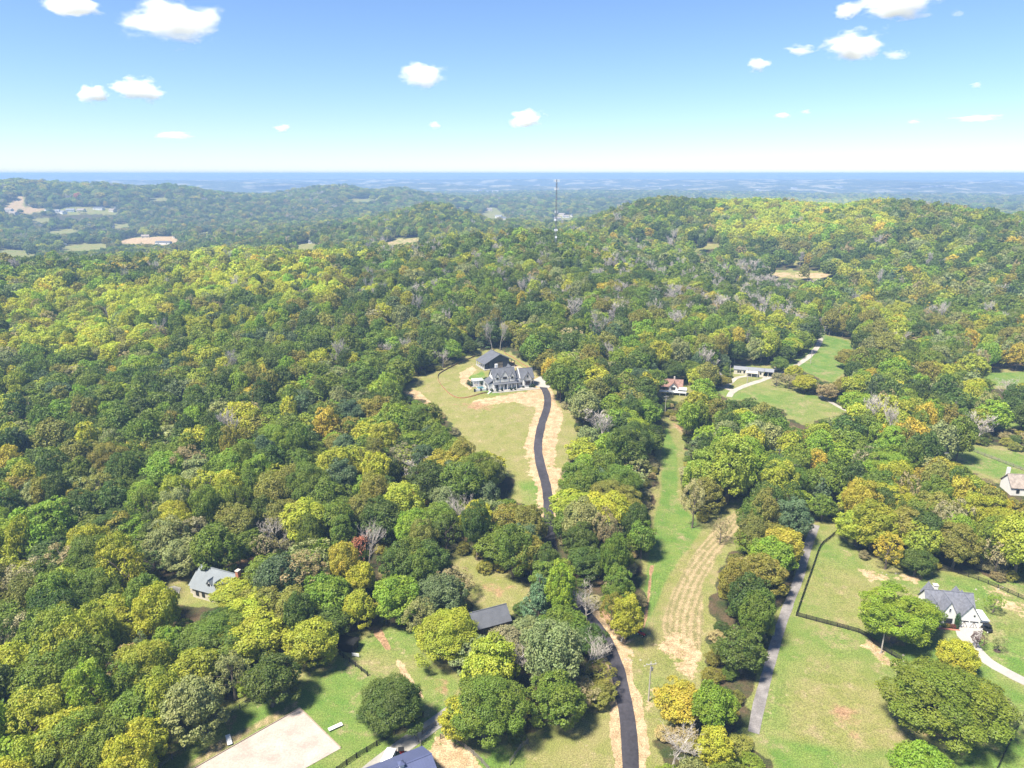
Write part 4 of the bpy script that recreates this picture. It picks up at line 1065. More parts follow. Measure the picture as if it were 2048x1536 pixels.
# ------------------------------------------------------------------ building helpers
def gable(root, x0, x1, y0, y1, eave, ridge, axis='x', wall='white_wall', roof='dark_roof', oh=0.4, z0=0.0, walls=True, t=0.22):
    if walls:
        m = MB()
        if axis == 'x':
            ym = (y0 + y1) / 2
            v = [(x, y, z) for x in (x0, x1) for y, z in ((y0, z0 - .6), (y1, z0 - .6), (y1, eave), (ym, ridge - .05), (y0, eave))]
        else:
            xm = (x0 + x1) / 2
            v = [(x, y, z) for y in (y0, y1) for x, z in ((x0, z0 - .6), (x1, z0 - .6), (x1, eave), (xm, ridge - .05), (x0, eave))]
        m.add(v, [(4, 3, 2, 1, 0), (5, 6, 7, 8, 9)] + [(i, (i + 1) % 5, 5 + (i + 1) % 5, 5 + i) for i in range(5)])
        m.build('wall', wall, root)
    ro = None
    if axis == 'x':
        ym = (y0 + y1) / 2; sl = (ridge - eave) / (ym - y0)
        for s, ye in ((-1, y0), (1, y1)):
            q = [(x0 - oh, ym, ridge + t), (x1 + oh, ym, ridge + t), (x1 + oh, ye + s * oh, eave - sl * oh + t), (x0 - oh, ye + s * oh, eave - sl * oh + t)]
            ro = MB().slab(q, t * .8).build('roof', roof, root)
        MB().box(x0 - oh - .02, x1 + oh + .02, ym - .14, ym + .14, ridge + t - .08, ridge + t + .07).build('ridge_cap', roof, ro)
    else:
        xm = (x0 + x1) / 2; sl = (ridge - eave) / (xm - x0)
        for s, xe in ((-1, x0), (1, x1)):
            q = [(xm, y0 - oh, ridge + t), (xm, y1 + oh, ridge + t), (xe + s * oh, y1 + oh, eave - sl * oh + t), (xe + s * oh, y0 - oh, eave - sl * oh + t)]
            ro = MB().slab(q, t * .8).build('roof', roof, root)
        MB().box(xm - .14, xm + .14, y0 - oh - .02, y1 + oh + .02, ridge + t - .08, ridge + t + .07).build('ridge_cap', roof, ro)
    return ro
def shed_roof(root, q, mat, name='roof', t=0.18): return MB().slab(q, t).build(name, mat, root)
def window(root, x, z, w, h, y, side='f', mull=1, frame='black', name='window'):
    """framed window proud of a wall: side f = front (-y), l = -x wall, r = +x wall"""
    fr = MB(); b = 0.1
    for a0, a1, c0, c1 in ((-w / 2, w / 2, -h / 2, -h / 2 + b), (-w / 2, w / 2, h / 2 - b, h / 2), (-w / 2, -w / 2 + b, -h / 2 + b, h / 2 - b), (w / 2 - b, w / 2, -h / 2 + b, h / 2 - b)):
        fr.box(a0, a1, -0.09, 0.05, c0, c1)
    for k in range(1, mull + 1):
        xx = -w / 2 + w * k / (mull + 1); fr.box(xx - .035, xx + .035, -.08, .04, -h / 2 + b, h / 2 - b)
    rot, loc = {'f': ((0, 0, 0), (x, y, z)), 'l': ((0, 0, -math.pi / 2), (y, x, z)), 'r': ((0, 0, math.pi / 2), (y, x, z))}[side]
    o = fr.build(name, frame, root, loc, rot)
    MB().box(-w / 2 + b, w / 2 - b, -0.03, 0.02, -h / 2 + b, h / 2 - b).build('pane', 'glass', o)
    return o
def posts(root, pts, z0, z1, w, mat, name='post'):
    for x, y in pts: MB().box(x - w / 2, x + w / 2, y - w / 2, y + w / 2, z0, z1).build(name, mat, root)
def place(name, u, v, yaw, label, cat, dz=0.0, group=None):
    p = hit(u, v)
    return tag(empty(name, (p[0], p[1], p[2] + dz), R(yaw)), label, cat, group)
def box(root, name, mat, *b): return MB().box(*b).build(name, mat, root)

# ------------------------------------------------------------------ hilltop farmhouse
h = place('farmhouse', 1013, 778, 17, 'large white farmhouse with charcoal roof and three dormers on the hilltop', 'house', 0.15)
box(h, 'foundation', 'concrete', -10, 15.3, -3.2, 9.5, -1.2, 0.05)
gable(h, -7, 5, 0, 8.5, 5.7, 10.2)
for x, w, rg, zz in ((-5, 2.4, 8.7, 6.5), (-1, 4.2, 9.7, 6.2), (3, 2.4, 8.7, 6.5)):
    gable(h, x - w / 2, x + w / 2, -0.35, 3.6, 6.3 if w > 3 else 6.6, rg, 'y', oh=0.12, z0=4.5)
    window(h, x, 6.1 if w > 3 else 6.0, w * .5, 1.2 if w > 3 else 1.1, -0.40)
shed_roof(h, [(-7.4, 0.0, 3.75), (5.4, 0.0, 3.75), (5.4, -1.9, 3.2), (-7.4, -1.9, 3.2)], 'dark_roof', 'porch_roof')
posts(h, [(x, -1.7) for x in (-7, -4, -1.9, .1, 2.4, 5)], 0, 3.1, .28, 'white_trim')
shed_roof(h, [(-6.95, 0.4, 5.2), (-6.95, 8.5, 5.2), (-10, 8.7, 3.2), (-10, 0.2, 3.2)], 'dark_roof', 'side_roof')
box(h, 'side_wall', 'white_wall', -9.7, -7.02, 0.5, 8.4, -.6, 3.25)
for x in (-5.2, -1, 3): window(h, x, 1.55, 1.9 if x == -1 else 1.4, 1.7, -0.06, mull=1)
for y in (2.2, 4.2, 6.2): window(h, y, 1.7, 1.0, 1.6, -9.78, 'l', 0)
window(h, 4.2, 7.6, 1.0, 1.4, -7.08, 'l', 0)
gable(h, 5.02, 7.6, 0.9, 8, 4.4, 7.9, oh=0.0)
box(h, 'door', 'brown_wall', 5.7, 6.8, 0.78, .88, 0, 2.3)
shed_roof(h, [(4.9, .9, 3.6), (7.7, .9, 3.6), (7.7, -.7, 2.9), (4.9, -.7, 2.9)], 'dark_roof', 'entry_roof')
gable(h, 7.62, 15.2, 0.6, 9, 4.7, 8.9)
box(h, 'parapet', 'white_wall', 7.42, 7.72, 0.3, 9.3, 4.3, 5.3)
MB().add([(x, y, z) for x in (7.40, 7.74) for y, z in ((.2, 4.6), (9.4, 4.6), (4.8, 9.6))], [(0, 1, 2), (5, 4, 3), (0, 3, 4, 1), (1, 4, 5, 2), (2, 5, 3, 0)]).build('parapet', 'white_wall', h)
gable(h, 9.2, 13.6, -0.5, 4.6, 4.7, 8.3, 'y', oh=.3)
window(h, 11.4, 2.2, 2.6, 1.9, -0.56, mull=2); window(h, 11.4, 5.9, .7, 1.1, -0.56, mull=0); window(h, 14.4, 1.9, .9, 1.5, .54, mull=0); window(h, 8.4, 1.9, .8, 1.4, .54, mull=0)
box(h, 'awning', 'black', 9.8, 13.0, -1.0, -.52, 3.5, 3.62)
gable(h, 2.8, 7.4, 8.52, 14, 5.2, 9.3, 'y')
box(h, 'chimney', 'white_wall', -3.6, -2.2, 8.6, 9.7, 0, 11.2)
box(h, 'stair', 'concrete', -2.2, .4, -4.2, -3.22, -.8, -.1)
box(h, 'walkway', 'concrete', -9, 17, -5.2, -4.0, -1.2, 0.02)
MB().add([(x, y, z) for x, y, z in ((-9.2, -3.4, -1), (-13.5, -7.5, -2), (-13.5, -7.5, -.8), (-9.2, -3.4, .5), (-9.6, -3.0, -1), (-13.9, -7.1, -2), (-13.9, -7.1, -.8), (-9.6, -3.0, .5))], [(0, 1, 2, 3), (7, 6, 5, 4), (3, 2, 6, 7), (1, 5, 6, 2), (0, 3, 7, 4), (0, 4, 5, 1)]).build('retaining_wall', 'white_wall', h)
hl = h.location.copy(); hy = 17
def hloc(x, y, z=0.0): return h.matrix_basis @ Vector((x, y, z))
gw = tag(empty('garden_wall', hloc(-17, .5), R(hy)), 'low white garden wall with dark capped piers left of the farmhouse', 'wall')
gw['label'] = 'low white garden wall with dark capped piers beside the farmhouse lawn'
box(gw, 'wall', 'white_wall', 0, 6.6, -.15, .15, -.8, 1.0)
for x in (0, 3.3, 6.6):
    pr = box(gw, 'pier', 'black', x - .35, x + .35, -.36, .36, -.8, 1.35)
pg = tag(empty('pergola', hloc(-15.5, 9), R(hy)), 'white pergola terrace beside the swimming pool', 'pergola')
posts(pg, [(x, y) for x in (0, 2.7, 5.4) for y in (0, 3.6)], 0, 2.8, .4, 'white_trim')
for y in (0, 3.6): box(pg, 'beam', 'white_trim', -.4, 5.8, y - .2, y + .2, 2.8, 3.1)
for k in range(9): box(pg, 'rafter', 'white_trim', -.2 + k * .68, 0.0 + k * .68, -.5, 4.1, 3.1, 3.28)
box(pg, 'back_wall', 'white_wall', -.3, 5.7, 3.85, 4.1, -.3, 2.4); box(pg, 'floor_slab', 'concrete', -1, 6.4, -.8, 4.6, -.5, .06)
pl_ = tag(empty('swimming_pool', hloc(-12.6, 1.8), R(hy)), 'small blue swimming pool with pale coping beside the farmhouse', 'swimming pool')
for b in ((-2, 2.2, -.4, 0), (-2, 2.2, 6, 6.4), (-2, -1.6, 0, 6), (1.8, 2.2, 0, 6)): box(pl_, 'coping', 'concrete', *b, -.5, .16)
box(pl_, 'water', 'water', -1.6, 1.8, 0, 6, -.5, .06)
def small_bush(x, y, z, r, hh, tint, label, group):
    o = empty('shrub', (x, y, z), rng.uniform(0, 6)); c = mesh_obj('foliage', LOD0['shrub'][int(rng.integers(2))][0], o); c.scale = (r / R0, r / R0, hh / H0); c.color = (*tint, 1)
    tag(o, label, 'shrub', group)
for x, y, r, hh in ((-8.6, -2.2, .9, 1.5), (-5.8, -3.4, .6, 1.6), (-3.3, -3.4, .5, 1.8), (1.6, -3.4, .6, 1.6), (3.6, -3.5, .5, 1.8), (14.2, -1.2, 1.1, 1.7), (9.0, -.8, .6, 1.0), (12.6, -1.4, .6, 1.0)):
    p = hloc(x, y); small_bush(p.x, p.y, p.z, r, hh, (.03, .055, .02), 'clipped dark shrub along the front of the white farmhouse', 'farmhouse front shrubs')
for x, y in ((-9.6, 13.6), (-10.4, 10.2), (-16.6, 10), (-7.5, 14.5), (-4.5, 13.5), (1.2, 13), (-17.2, 13.2)):
    p = hloc(x, y); small_bush(p.x, p.y, float(hfun(p.x, p.y)), 1.0, 3.0, (.035, .085, .025), 'narrow evergreen planted between farmhouse and dark barn', 'evergreens behind the farmhouse')

# ------------------------------------------------------------------ dark barn
b = place('barn', 999, 736, 25, 'long dark navy barn with open side bays behind the farmhouse', 'barn', 0.2)
box(b, 'slab', 'concrete', -9.8, 9.4, -1.5, 12.2, -1, .04)
m = MB(); v = [(x, y, z) for y in (0, 11.2) for x, z in ((-6, -.4), (6, -.4), (6, 4.6), (0, 7.7), (-6, 4.6))]
m.add(v, [(4, 3, 2, 1, 0), (5, 6, 7, 8, 9)] + [(i, (i + 1) % 5, 5 + (i + 1) % 5, 5 + i) for i in range(5)]); m.build('wall', 'dark_siding', b)
for s in (-1, 1):
    q = [(0, -.7, 8.0), (0, 11.9, 8.0), (s * 9.9, 11.9, 2.95), (s * 9.9, -.7, 2.95)]
    ro = MB().slab(q, .2).build('roof', 'dark_roof', b)
box(ro, 'ridge_cap', 'dark_roof', -.2, .2, -.7, 11.9, 7.92, 8.1)
posts(b, [(-9.5, y) for y in (0, 2.8, 5.6, 8.4, 11.2)], 0, 3.0, .32, 'white_trim'); posts(b, [(9.5, y) for y in (0, 4, 8, 11.2)], 0, 3.0, .3, 'wood')
for x in (-1.0, 1.0):
    d = box(b, 'sliding_door', 'wood', x - .98, x + .98, -.14, -.03, 0, 3.4)
    box(d, 'rail', 'brown_wall', x - .98, x + .98, -.19, -.15, 1.6, 1.8); box(d, 'rail', 'brown_wall', x - .98, x + .98, -.19, -.15, 3.2, 3.4)
box(b, 'bay_gate', 'black', 6.4, 9.2, -.1, 0, 0, 2.2); box(b, 'side_panel', 'dark_siding', -9.4, -7.6, -.1, .1, 0, 2.6)
for y in (1.6, 4.4, 7.2, 9.8): window(b, y, 1.6, 1.3, 1.4, -6.08, 'l', 1)

# ------------------------------------------------------------------ white house by the paddock
h2 = place('country_house', 1914, 1248, -10, 'white brick house with grey shingle gables and three garage doors', 'house', .1)
h2.scale = (.8, .8, .8)
gable(h2, -9.5, 5.5, 1.5, 9.5, 4.3, 8.9, 'x', roof='shingle')
gable(h2, -9.4, -6.2, -.4, 5.4, 4.6, 7.7, 'y', roof='shingle', oh=.25)
gable(h2, -6.0, -1.6, -1.6, 5.4, 4.9, 9.0, 'y', roof='shingle', oh=.25)
gable(h2, -.4, 6.2, -1.5, 7.2, 3.6, 8.6, 'y', roof='shingle', oh=.3)
gable(h2, 1.0, 5.2, 7.2, 12, 3.8, 7.2, 'y', roof='shingle', oh=.3); gable(h2, -7.5, -3.4, 9.4, 13.2, 3.8, 7.4, 'y', roof='shingle', oh=.3)
shed_roof(h2, [(6.22, 4.5, 3.7), (9.1, 4.5, 3.5), (9.1, -1.6, 3.2), (6.22, -1.6, 3.4)], 'white_metal', 'side_roof')
box(h2, 'side_wall', 'white_wall', 6.24, 8.9, -1.3, 4.3, -.6, 3.12)
for x, y in ((1.35, -1.5), (4.35, -1.5), (7.55, -1.3)):
    d = box(h2, 'garage_door', 'white_trim', x - 1.25, x + 1.25, y - .1, y - .02, 0, 2.25)
    box(d, 'lintel', 'black', x - 1.3, x + 1.3, y - .16, y - .11, 2.1, 2.45)
    for s in (-1, 1):
        MB().slab([(x + s * .05, y - .13, 1.95), (x + s * .2, y - .13, 2.0), (x + s * 1.2, y - .13, .1), (x + s * 1.05, y - .13, .05)], .04).build('brace', 'brown_wall', d)
    box(d, 'brace', 'brown_wall', x - 1.2, x + 1.2, y - .14, y - .11, .0, .14); box(d, 'brace', 'brown_wall', x - .06, x + .06, y - .15, y - .112, .15, 2.05)
window(h2, -3.8, 2.0, 2.6, 1.6, -1.66, mull=3); box(h2, 'planter', 'black', -4.8, -2.8, -2.0, -1.7, .6, 1.0); window(h2, -3.8, 6.0, .7, 1.6, -1.66, mull=0, frame='white_trim'); window(h2, -7.8, 5.4, .7, 1.1, -.46, mull=0)
shed_roof(h2, [(-9.3, -.38, 3.7), (-6.1, -.38, 3.7), (-6.1, -2.6, 3.2), (-9.3, -2.6, 3.2)], 'white_metal', 'porch_roof'); posts(h2, [(-9.1, -2.4), (-6.3, -2.4)], 0, 3.2, .3, 'white_trim')
box(h2, 'door', 'black', -8.3, -7.2, -.55, -.45, 0, 2.3); box(h2, 'porch_floor', 'concrete', -9.4, -6.1, -3.2, -.42, -.4, .1)
for x in (-.9, .9, 3.2): window(h2, 3.2 + x, 4.6, .5, .5, -1.56, mull=0) if x == .9 else None
box(h2, 'patio', 'concrete', -4, 4, 9.6, 15, -.4, .08); box(h2, 'brick_path', 'brick', -9.4, -.6, -4.2, -3.4, -.4, .06)
ch = tag(empty('outdoor_fireplace', h2.matrix_basis @ Vector((-2.4, 14.6, 0)), R(-10)), 'pale stone outdoor fireplace behind the white brick house', 'fireplace')
MB().add([(x, y, z) for z, w in ((-.3, 1.3), (2.2, 1.3), (3.0, .6), (4.6, .55)) for x, y in ((-w, -.6), (w, -.6), (w, .6), (-w, .6))], [(0, 3, 2, 1), (12, 13, 14, 15)] + [(i * 4 + j, i * 4 + (j + 1) % 4, i * 4 + 4 + (j + 1) % 4, i * 4 + 4 + j) for i in range(3) for j in range(4)]).build('chimney_breast', 'white_wall', ch)
box(ch, 'firebox', 'black', -.6, .6, -.68, -.61, .3, 1.4); box(ch, 'cap', 'stone', -.7, .7, -.7, .7, 4.6, 4.8)
for x, y, c_ in ((-5.2, -2.6, (.05, .08, .02)), (-4.2, -2.8, (.20, .16, .03)), (-3.2, -2.7, (.12, .05, .03)), (-2.2, -2.9, (.16, .04, .03)), (-1.3, -2.7, (.05, .08, .02)), (9.6, -.6, (.22, .20, .03)), (9.8, .8, (.2, .06, .03)), (9.4, -1.8, (.04, .07, .02))):
    p = h2.matrix_basis @ Vector((x, y, 0)); small_bush(p.x, p.y, p.z, .6, 1.1, c_, 'small garden shrub in the bed around the white brick house', 'garden bed shrubs')
p = h2.matrix_basis @ Vector((-1.0, -1.9, 0)); small_bush(p.x, p.y, p.z, .7, 4.2, (.05, .11, .03), 'tall green climber on the wall beside the garage', None)

# ------------------------------------------------------------------ other houses and sheds
h3 = place('woodland_house', 420, 1203, -22, 'silver metal roofed house with two dormers half hidden in trees', 'house', .1)
gable(h3, -6.4, 6.4, 0, 9, 3.3, 7.8, 'x', wall='stone', roof='silver_roof', oh=.5)
for x in (-.6, 2.2):
    gable(h3, x - .85, x + .85, .9, 4.2, 5.0, 6.2, 'y', wall='white_wall', roof='silver_roof', oh=.18, z0=4.4); window(h3, x, 4.7, .8, 1.0, .84, mull=0)
gable(h3, -8.6, -6.42, 1.2, 7.6, 2.6, 5.2, 'x', wall='stone', roof='silver_roof', oh=.3)
c_ = box(h3, 'chimney', 'brick', 6.9, 7.9, 4.0, 5.2, 0, 9.2); box(c_, 'cap', 'stone', 6.8, 8.0, 3.9, 5.3, 9.2, 9.4)
for x in (-4.5, -2.2, 1.2, 4.4): window(h3, x, 1.6, 1.0, 1.5, -.06)
h4 = place('brown_roofed_house', 107, 1080, 20, 'brown shingle roof gable showing between the tree crowns', 'house', .1)
gable(h4, -5, 5, 0, 8, 3.0, 8.4, 'y', wall='brown_wall', roof='brown_roof'); window(h4, 0, 4.5, 1.2, 1.4, -.06); c_ = box(h4, 'chimney', 'brick', 2.0, 3.0, 4, 5, 3, 9)
q = at_z(858, 1512, 5.6); zb = float(hfun(q[0], q[1]))
h5 = tag(empty('blue_roofed_barn', (q[0], q[1], zb), R(28)), 'long barn with slate blue metal roof and ridge vent beside concrete lane', 'barn')
gable(h5, -16, 0, -5, 5, 3.2, 5.7, 'x', wall='white_wall', roof='blue_roof', oh=.6)
vt = box(h5, 'ridge_vent', 'white_trim', -6.4, -5.5, -.5, .5, 5.6, 6.5); MB().add([(-6.6, -.7, 6.5), (-5.3, -.7, 6.5), (-5.3, .7, 6.5), (-6.6, .7, 6.5), (-5.95, 0, 7.1)], [(0, 1, 4), (1, 2, 4), (2, 3, 4), (3, 0, 4), (3, 2, 1, 0)]).build('vent_roof', 'blue_roof', vt)
for x in (-13, -9, -5): window(h5, x, 1.6, 1.2, 1.2, -5.06)
box(h5, 'sliding_door', 'brown_wall', .03, .12, -1.8, 1.8, 0, 2.8)
h6 = place('long_house', 1503, 751, -20, 'long low cream house with pale metal roof and open carport', 'house', .1)
gable(h6, -10, 6.5, 0, 6, 2.8, 3.9, 'x', wall='cream_siding', roof='pale_roof', oh=.35); gable(h6, 6.9, 11.8, 0, 6, 2.8, 3.9, 'x', roof='pale_roof', oh=.3, walls=False); posts(h6, [(11.5, .2), (11.5, 5.8), (9, .2)], 0, 2.8, .2, 'cream_siding')
shed_roof(h6, [(-3.2, -.02, 2.75), (3.4, -.02, 2.75), (3.4, -4, 2.35), (-3.2, -4, 2.35)], 'cream_siding', 'porch_roof'); posts(h6, [(-3, -3.8), (0, -3.8), (3.2, -3.8)], 0, 2.3, .18, 'white_trim')
for x in (-7.6, -6.4, -4.2, 4.8): window(h6, x, 1.6, .9, 1.1, -.06, mull=0)
box(h6, 'door', 'brown_wall', -.5, .5, -.1, -.02, 0, 2.1); box(h6, 'back_wall', 'brown_wall', 7, 11.6, 5.7, 5.9, 0, 2.7)
h7 = place('weathered_cabin', 1430, 769, -34, 'small weathered cabin with a grey brown roof and porch', 'cabin', .1)
gable(h7, -3.6, 3.6, 0, 6, 2.8, 5.6, 'y', wall='brown_wall', roof='tan_roof', oh=.5); shed_roof(h7, [(-3.9, -.5, 2.7), (3.9, -.5, 2.7), (3.9, -2.6, 2.2), (-3.9, -2.6, 2.2)], 'tan_roof', 'porch_roof'); posts(h7, [(-3.6, -2.4), (0, -2.4), (3.6, -2.4)], 0, 2.2, .16, 'wood'); window(h7, -1.8, 1.5, .9, 1.1, -.06); window(h7, 1.8, 1.5, .9, 1.1, -.06); box(h7, 'door', 'black', -.45, .45, -.1, -.02, 0, 2)
h8 = place('deck_house', 1346, 786, -14, 'brown roofed house with a white raised deck on posts', 'house', .1)
gable(h8, -7, 4.5, 1, 7.5, 3.4, 6.4, 'x', wall='brown_wall', roof='brown_roof', oh=.6); gable(h8, -2.4, 2.4, -1.2, 5, 3.4, 6.0, 'y', wall='white_wall', roof='brown_roof', oh=.5)
box(h8, 'deck_floor', 'white_trim', -8, 7, -4.6, -1.3, 1.5, 1.7); posts(h8, [(x, -4.4) for x in (-7.8, -4, 0, 3.6, 6.8)], -.6, 2.6, .16, 'white_trim'); box(h8, 'rail', 'white_trim', -8, 7, -4.58, -4.5, 2.5, 2.62)
shed_roof(h8, [(2.6, .98, 3.2), (7.2, .98, 3.2), (7.2, -3, 2.9), (2.6, -3, 2.9)], 'white_metal', 'deck_roof'); window(h8, 0, 2.8, 2.2, 1.6, -1.26, mull=2); window(h8, -5, 2, 1.2, 1.3, .94); box(h8, 'chimney', 'stone', -.2, .6, 6.2, 7, 3, 7.4)
h9 = place('field_shed', 1883, 908, 8, 'open fronted shed with a pale metal roof in small pasture', 'shed', .05)
box(h9, 'back_wall', 'wood', -3.2, 3.2, 2.8, 3.0, -.3, 2.3); box(h9, 'side_wall', 'white_wall', 1.4, 3.2, -.05, 2.78, -.3, 2.5); box(h9, 'side_wall', 'wood', -3.2, -3.0, 0, 2.78, -.3, 2.4); posts(h9, [(-3, 0), (-.8, 0)], 0, 2.6, .16, 'wood'); shed_roof(h9, [(-3.6, 3.3, 2.5), (3.6, 3.3, 2.5), (3.6, -.5, 3.0), (-3.6, -.5, 3.0)], 'white_metal')
h10 = place('grey_roofed_house', 2046, 992, -8, 'grey roofed house with a white chimney at the pasture edge', 'house', .1)
gable(h10, -4.5, 7, 0, 8, 3.2, 7.0, 'x', roof='tan_roof', oh=.4); gable(h10, 1, 5, -2, 4, 3.2, 6.4, 'y', roof='tan_roof', oh=.3); box(h10, 'chimney', 'white_wall', -3.6, -2.6, 6.5, 7.5, 3, 8.6); window(h10, -2.2, 1.7, 1.1, 1.4, -.06); window(h10, 3, 1.7, 1.1, 1.4, -2.06)
h11 = place('black_shed', 690, 1304, -14, 'small black run in shed at the wood edge above fence', 'shed', .05)
box(h11, 'wall', 'black_board', -2.4, 2.4, 0, 3, -.3, 2.3); shed_roof(h11, [(-2.8, 3.4, 2.4), (2.8, 3.4, 2.4), (2.8, -.5, 2.9), (-2.8, -.5, 2.9)], 'black'); box(h11, 'gate', 'white_trim', 2.6, 4.6, -1.2, -1.1, .2, 1.1)
h12 = place('dark_roofed_house', 986, 1268, 24, 'dark roofed building mostly hidden by trees beside the glade', 'house', .1)
gable(h12, -5, 5, 0, 7, 3, 5.6, 'x', wall='brown_wall', roof='dark_roof', oh=.5); window(h12, -2, 1.6, 1, 1.2, -.06); window(h12, 2, 1.6, 1, 1.2, -.06)
dk = place('wooden_deck', 992, 1302, 20, 'grey wooden deck with a railing among leafless branches', 'deck', .1)
box(dk, 'deck_floor', 'grey_board', -3, 3, 0, 3, 1.0, 1.15); posts(dk, [(x, 0.1) for x in (-2.9, -1.4, 0, 1.4, 2.9)], -.3, 2.1, .12, 'grey_board'); box(dk, 'rail', 'grey_board', -3, 3, .05, .15, 2.1, 2.2)

# --- houses and barns of the far valleys
def far_house(u, v, w, d, eave, rg, yaw, roof, wall, label, cat='house', group=None):
    p = hit(u, v); o = tag(empty('valley_house' if cat == 'house' else 'valley_barn', tuple(p), R(yaw)), label, cat, group)
    gable(o, -w / 2, w / 2, 0, d, eave, rg, 'x', wall=wall, roof=roof, oh=.4)
    for x in (-w * .28, w * .28): window(o, x, eave * .5, 1.6, 1.6, -.06, mull=0)
    return o
far_house(118, 492, 22, 10, 4, 6.5, -8, 'pale_roof', 'white_wall', 'white roofed barn at the edge of the pale valley meadow', 'barn')
far_house(325, 489, 32, 10, 4.2, 6.5, -6, 'dark_roof', 'white_wall', 'long low white barn on the tan valley field', 'barn')
far_house(290, 476, 16, 9, 4, 7, 10, 'tan_roof', 'cream_siding', 'tan house on the upper edge of the tan valley field')
far_house(350, 476, 12, 9, 4, 7, -10, 'brown_roof', 'white_wall', 'brown roofed house at the corner of the tan valley field')
far_house(172, 474, 16, 10, 5, 9, 20, 'pale_roof', 'white_wall', 'white gabled house in trees west of the tan valley field')
far_house(192, 476, 18, 10, 5, 8, -12, 'tan_roof', 'white_wall', 'pale house beside the white gabled house in valley trees')
far_house(82, 472, 20, 10, 4.5, 7, 6, 'dark_roof', 'white_wall', 'white house with dark roof below the slanting valley meadow')
far_house(44, 444, 22, 12, 6, 11, 8, 'pale_roof', 'white_wall', 'large white gabled house in the upper western valley')
far_house(195, 420, 30, 14, 6, 9, -4, 'dark_roof', 'white_wall', 'dark roofed white barn on the far western slope', 'barn')
far_house(218, 456, 20, 10, 4, 6.5, 5, 'pale_roof', 'white_wall', 'white roofed shed beside a small valley field', 'barn')
far_house(623, 487, 10, 7, 3.5, 5.5, 0, 'pale_roof', 'white_wall', 'small pale roofed cottage on a grassy hillside clearing')
VH = 'pale house in a far valley settlement'
for u, v in ((14, 424), (24, 430), (60, 412), (92, 424), (110, 426), (122, 428), (140, 424), (160, 424), (222, 424), (236, 420), (216, 408), (236, 406), (978, 422), (996, 436), (1008, 440), (1086, 424), (1096, 430), (1122, 432), (1132, 436), (1146, 434), (1116, 440), (640, 398), (676, 392), (1090, 402), (1108, 405)):
    far_house(u, v, 22, 13, 6, 9.5, float(rng.uniform(-40, 40)), ('pale_roof', 'tan_roof', 'dark_roof', 'pale_roof')[int(rng.integers(4))], ('white_wall', 'cream_siding')[int(rng.integers(2))], VH, 'house', 'far valley houses')
TH_ = 'tiny white building of the distant town'
for u, v in ((690, 384), (706, 385), (735, 383), (960, 382), (975, 384), (990, 383), (1006, 386), (1135, 384), (1198, 388), (1260, 384), (1295, 373), (1375, 372), (1420, 366), (1520, 381), (1590, 377), (1680, 376), (1850, 375), (1865, 374), (1880, 373), (1895, 372), (1840, 392), (1835, 394), (1970, 393), (1985, 395), (1960, 394), (2040, 405), (1500, 391), (1560, 392), (1850, 412), (1880, 413), (2010, 408), (1290, 392), (1320, 378), (1700, 394)):
    p = hit(u, v); o = tag(empty('town_building', tuple(p), float(rng.uniform(-.4, .4))), TH_, 'building', 'distant town buildings')
    w = float(rng.uniform(18, 55)); gable(o, -w / 2, w / 2, 0, 24, 7, 10, 'x', wall='white_wall', roof='pale_roof', oh=.5)

# ------------------------------------------------------------------ radio tower
p = at_D(1111, 500, 700); gz = float(hfun(p[0], p[1])); top = at_D(1113, 359, 700)[2]; TWH = top - gz
tw = tag(empty('radio_tower', (p[0], p[1], gz)), 'tall lattice radio tower rising from the wooded ridge', 'tower')
legs = [Vector((math.cos(a) * 1.0, math.sin(a) * 1.0, 0)) for a in (math.pi / 2, math.pi * 7 / 6, math.pi * 11 / 6)]
tp = lambda l, z: Vector((l.x * (1 - .35 * z / TWH), l.y * (1 - .35 * z / TWH), z))
for l in legs: MB().tube([tp(l, -1), tp(l, TWH)], [.16, .12], 6).build('leg', 'steel', tw)
nb_ = 26; br = MB()
for k in range(nb_):
    z0, z1 = TWH * k / nb_, TWH * (k + 1) / nb_
    for i in range(3):
        a, c2 = legs[i], legs[(i + 1) % 3]
        br.tube([tp(a, z0), tp(c2, z1)], [.07, .07], 4, False); br.tube([tp(c2, z0), tp(a, z1)], [.07, .07], 4, False); br.tube([tp(a, z1), tp(c2, z1)], [.06, .06], 4, False)
tag(br.build('lattice_bracing', 'steel', tw), None, kind='stuff')
for zf_, n_, rr in ((.985, 9, 2.6), (.885, 9, 2.2), (.60, 6, 1.7)):
    z = TWH * zf_; pf = MB()
    for k in range(12):
        a0, a1 = k * math.pi / 6, (k + 1) * math.pi / 6
        pf.tube([(math.cos(a0) * rr, math.sin(a0) * rr, z), (math.cos(a1) * rr, math.sin(a1) * rr, z)], [.07, .07], 4, False)
    for k in range(3): a0 = k * 2.094; pf.tube([(0, 0, z), (math.cos(a0) * rr, math.sin(a0) * rr, z)], [.08, .08], 4, False)
    pf = pf.build('antenna_platform', 'steel', tw)
    for k in range(n_):
        a0 = k * 2 * math.pi / n_
        MB().box(-.17, .17, -.1, .1, -1.1, 1.1).build('panel_antenna', 'dish', pf, (math.cos(a0) * rr, math.sin(a0) * rr, z), (0, 0, a0 + math.pi / 2))
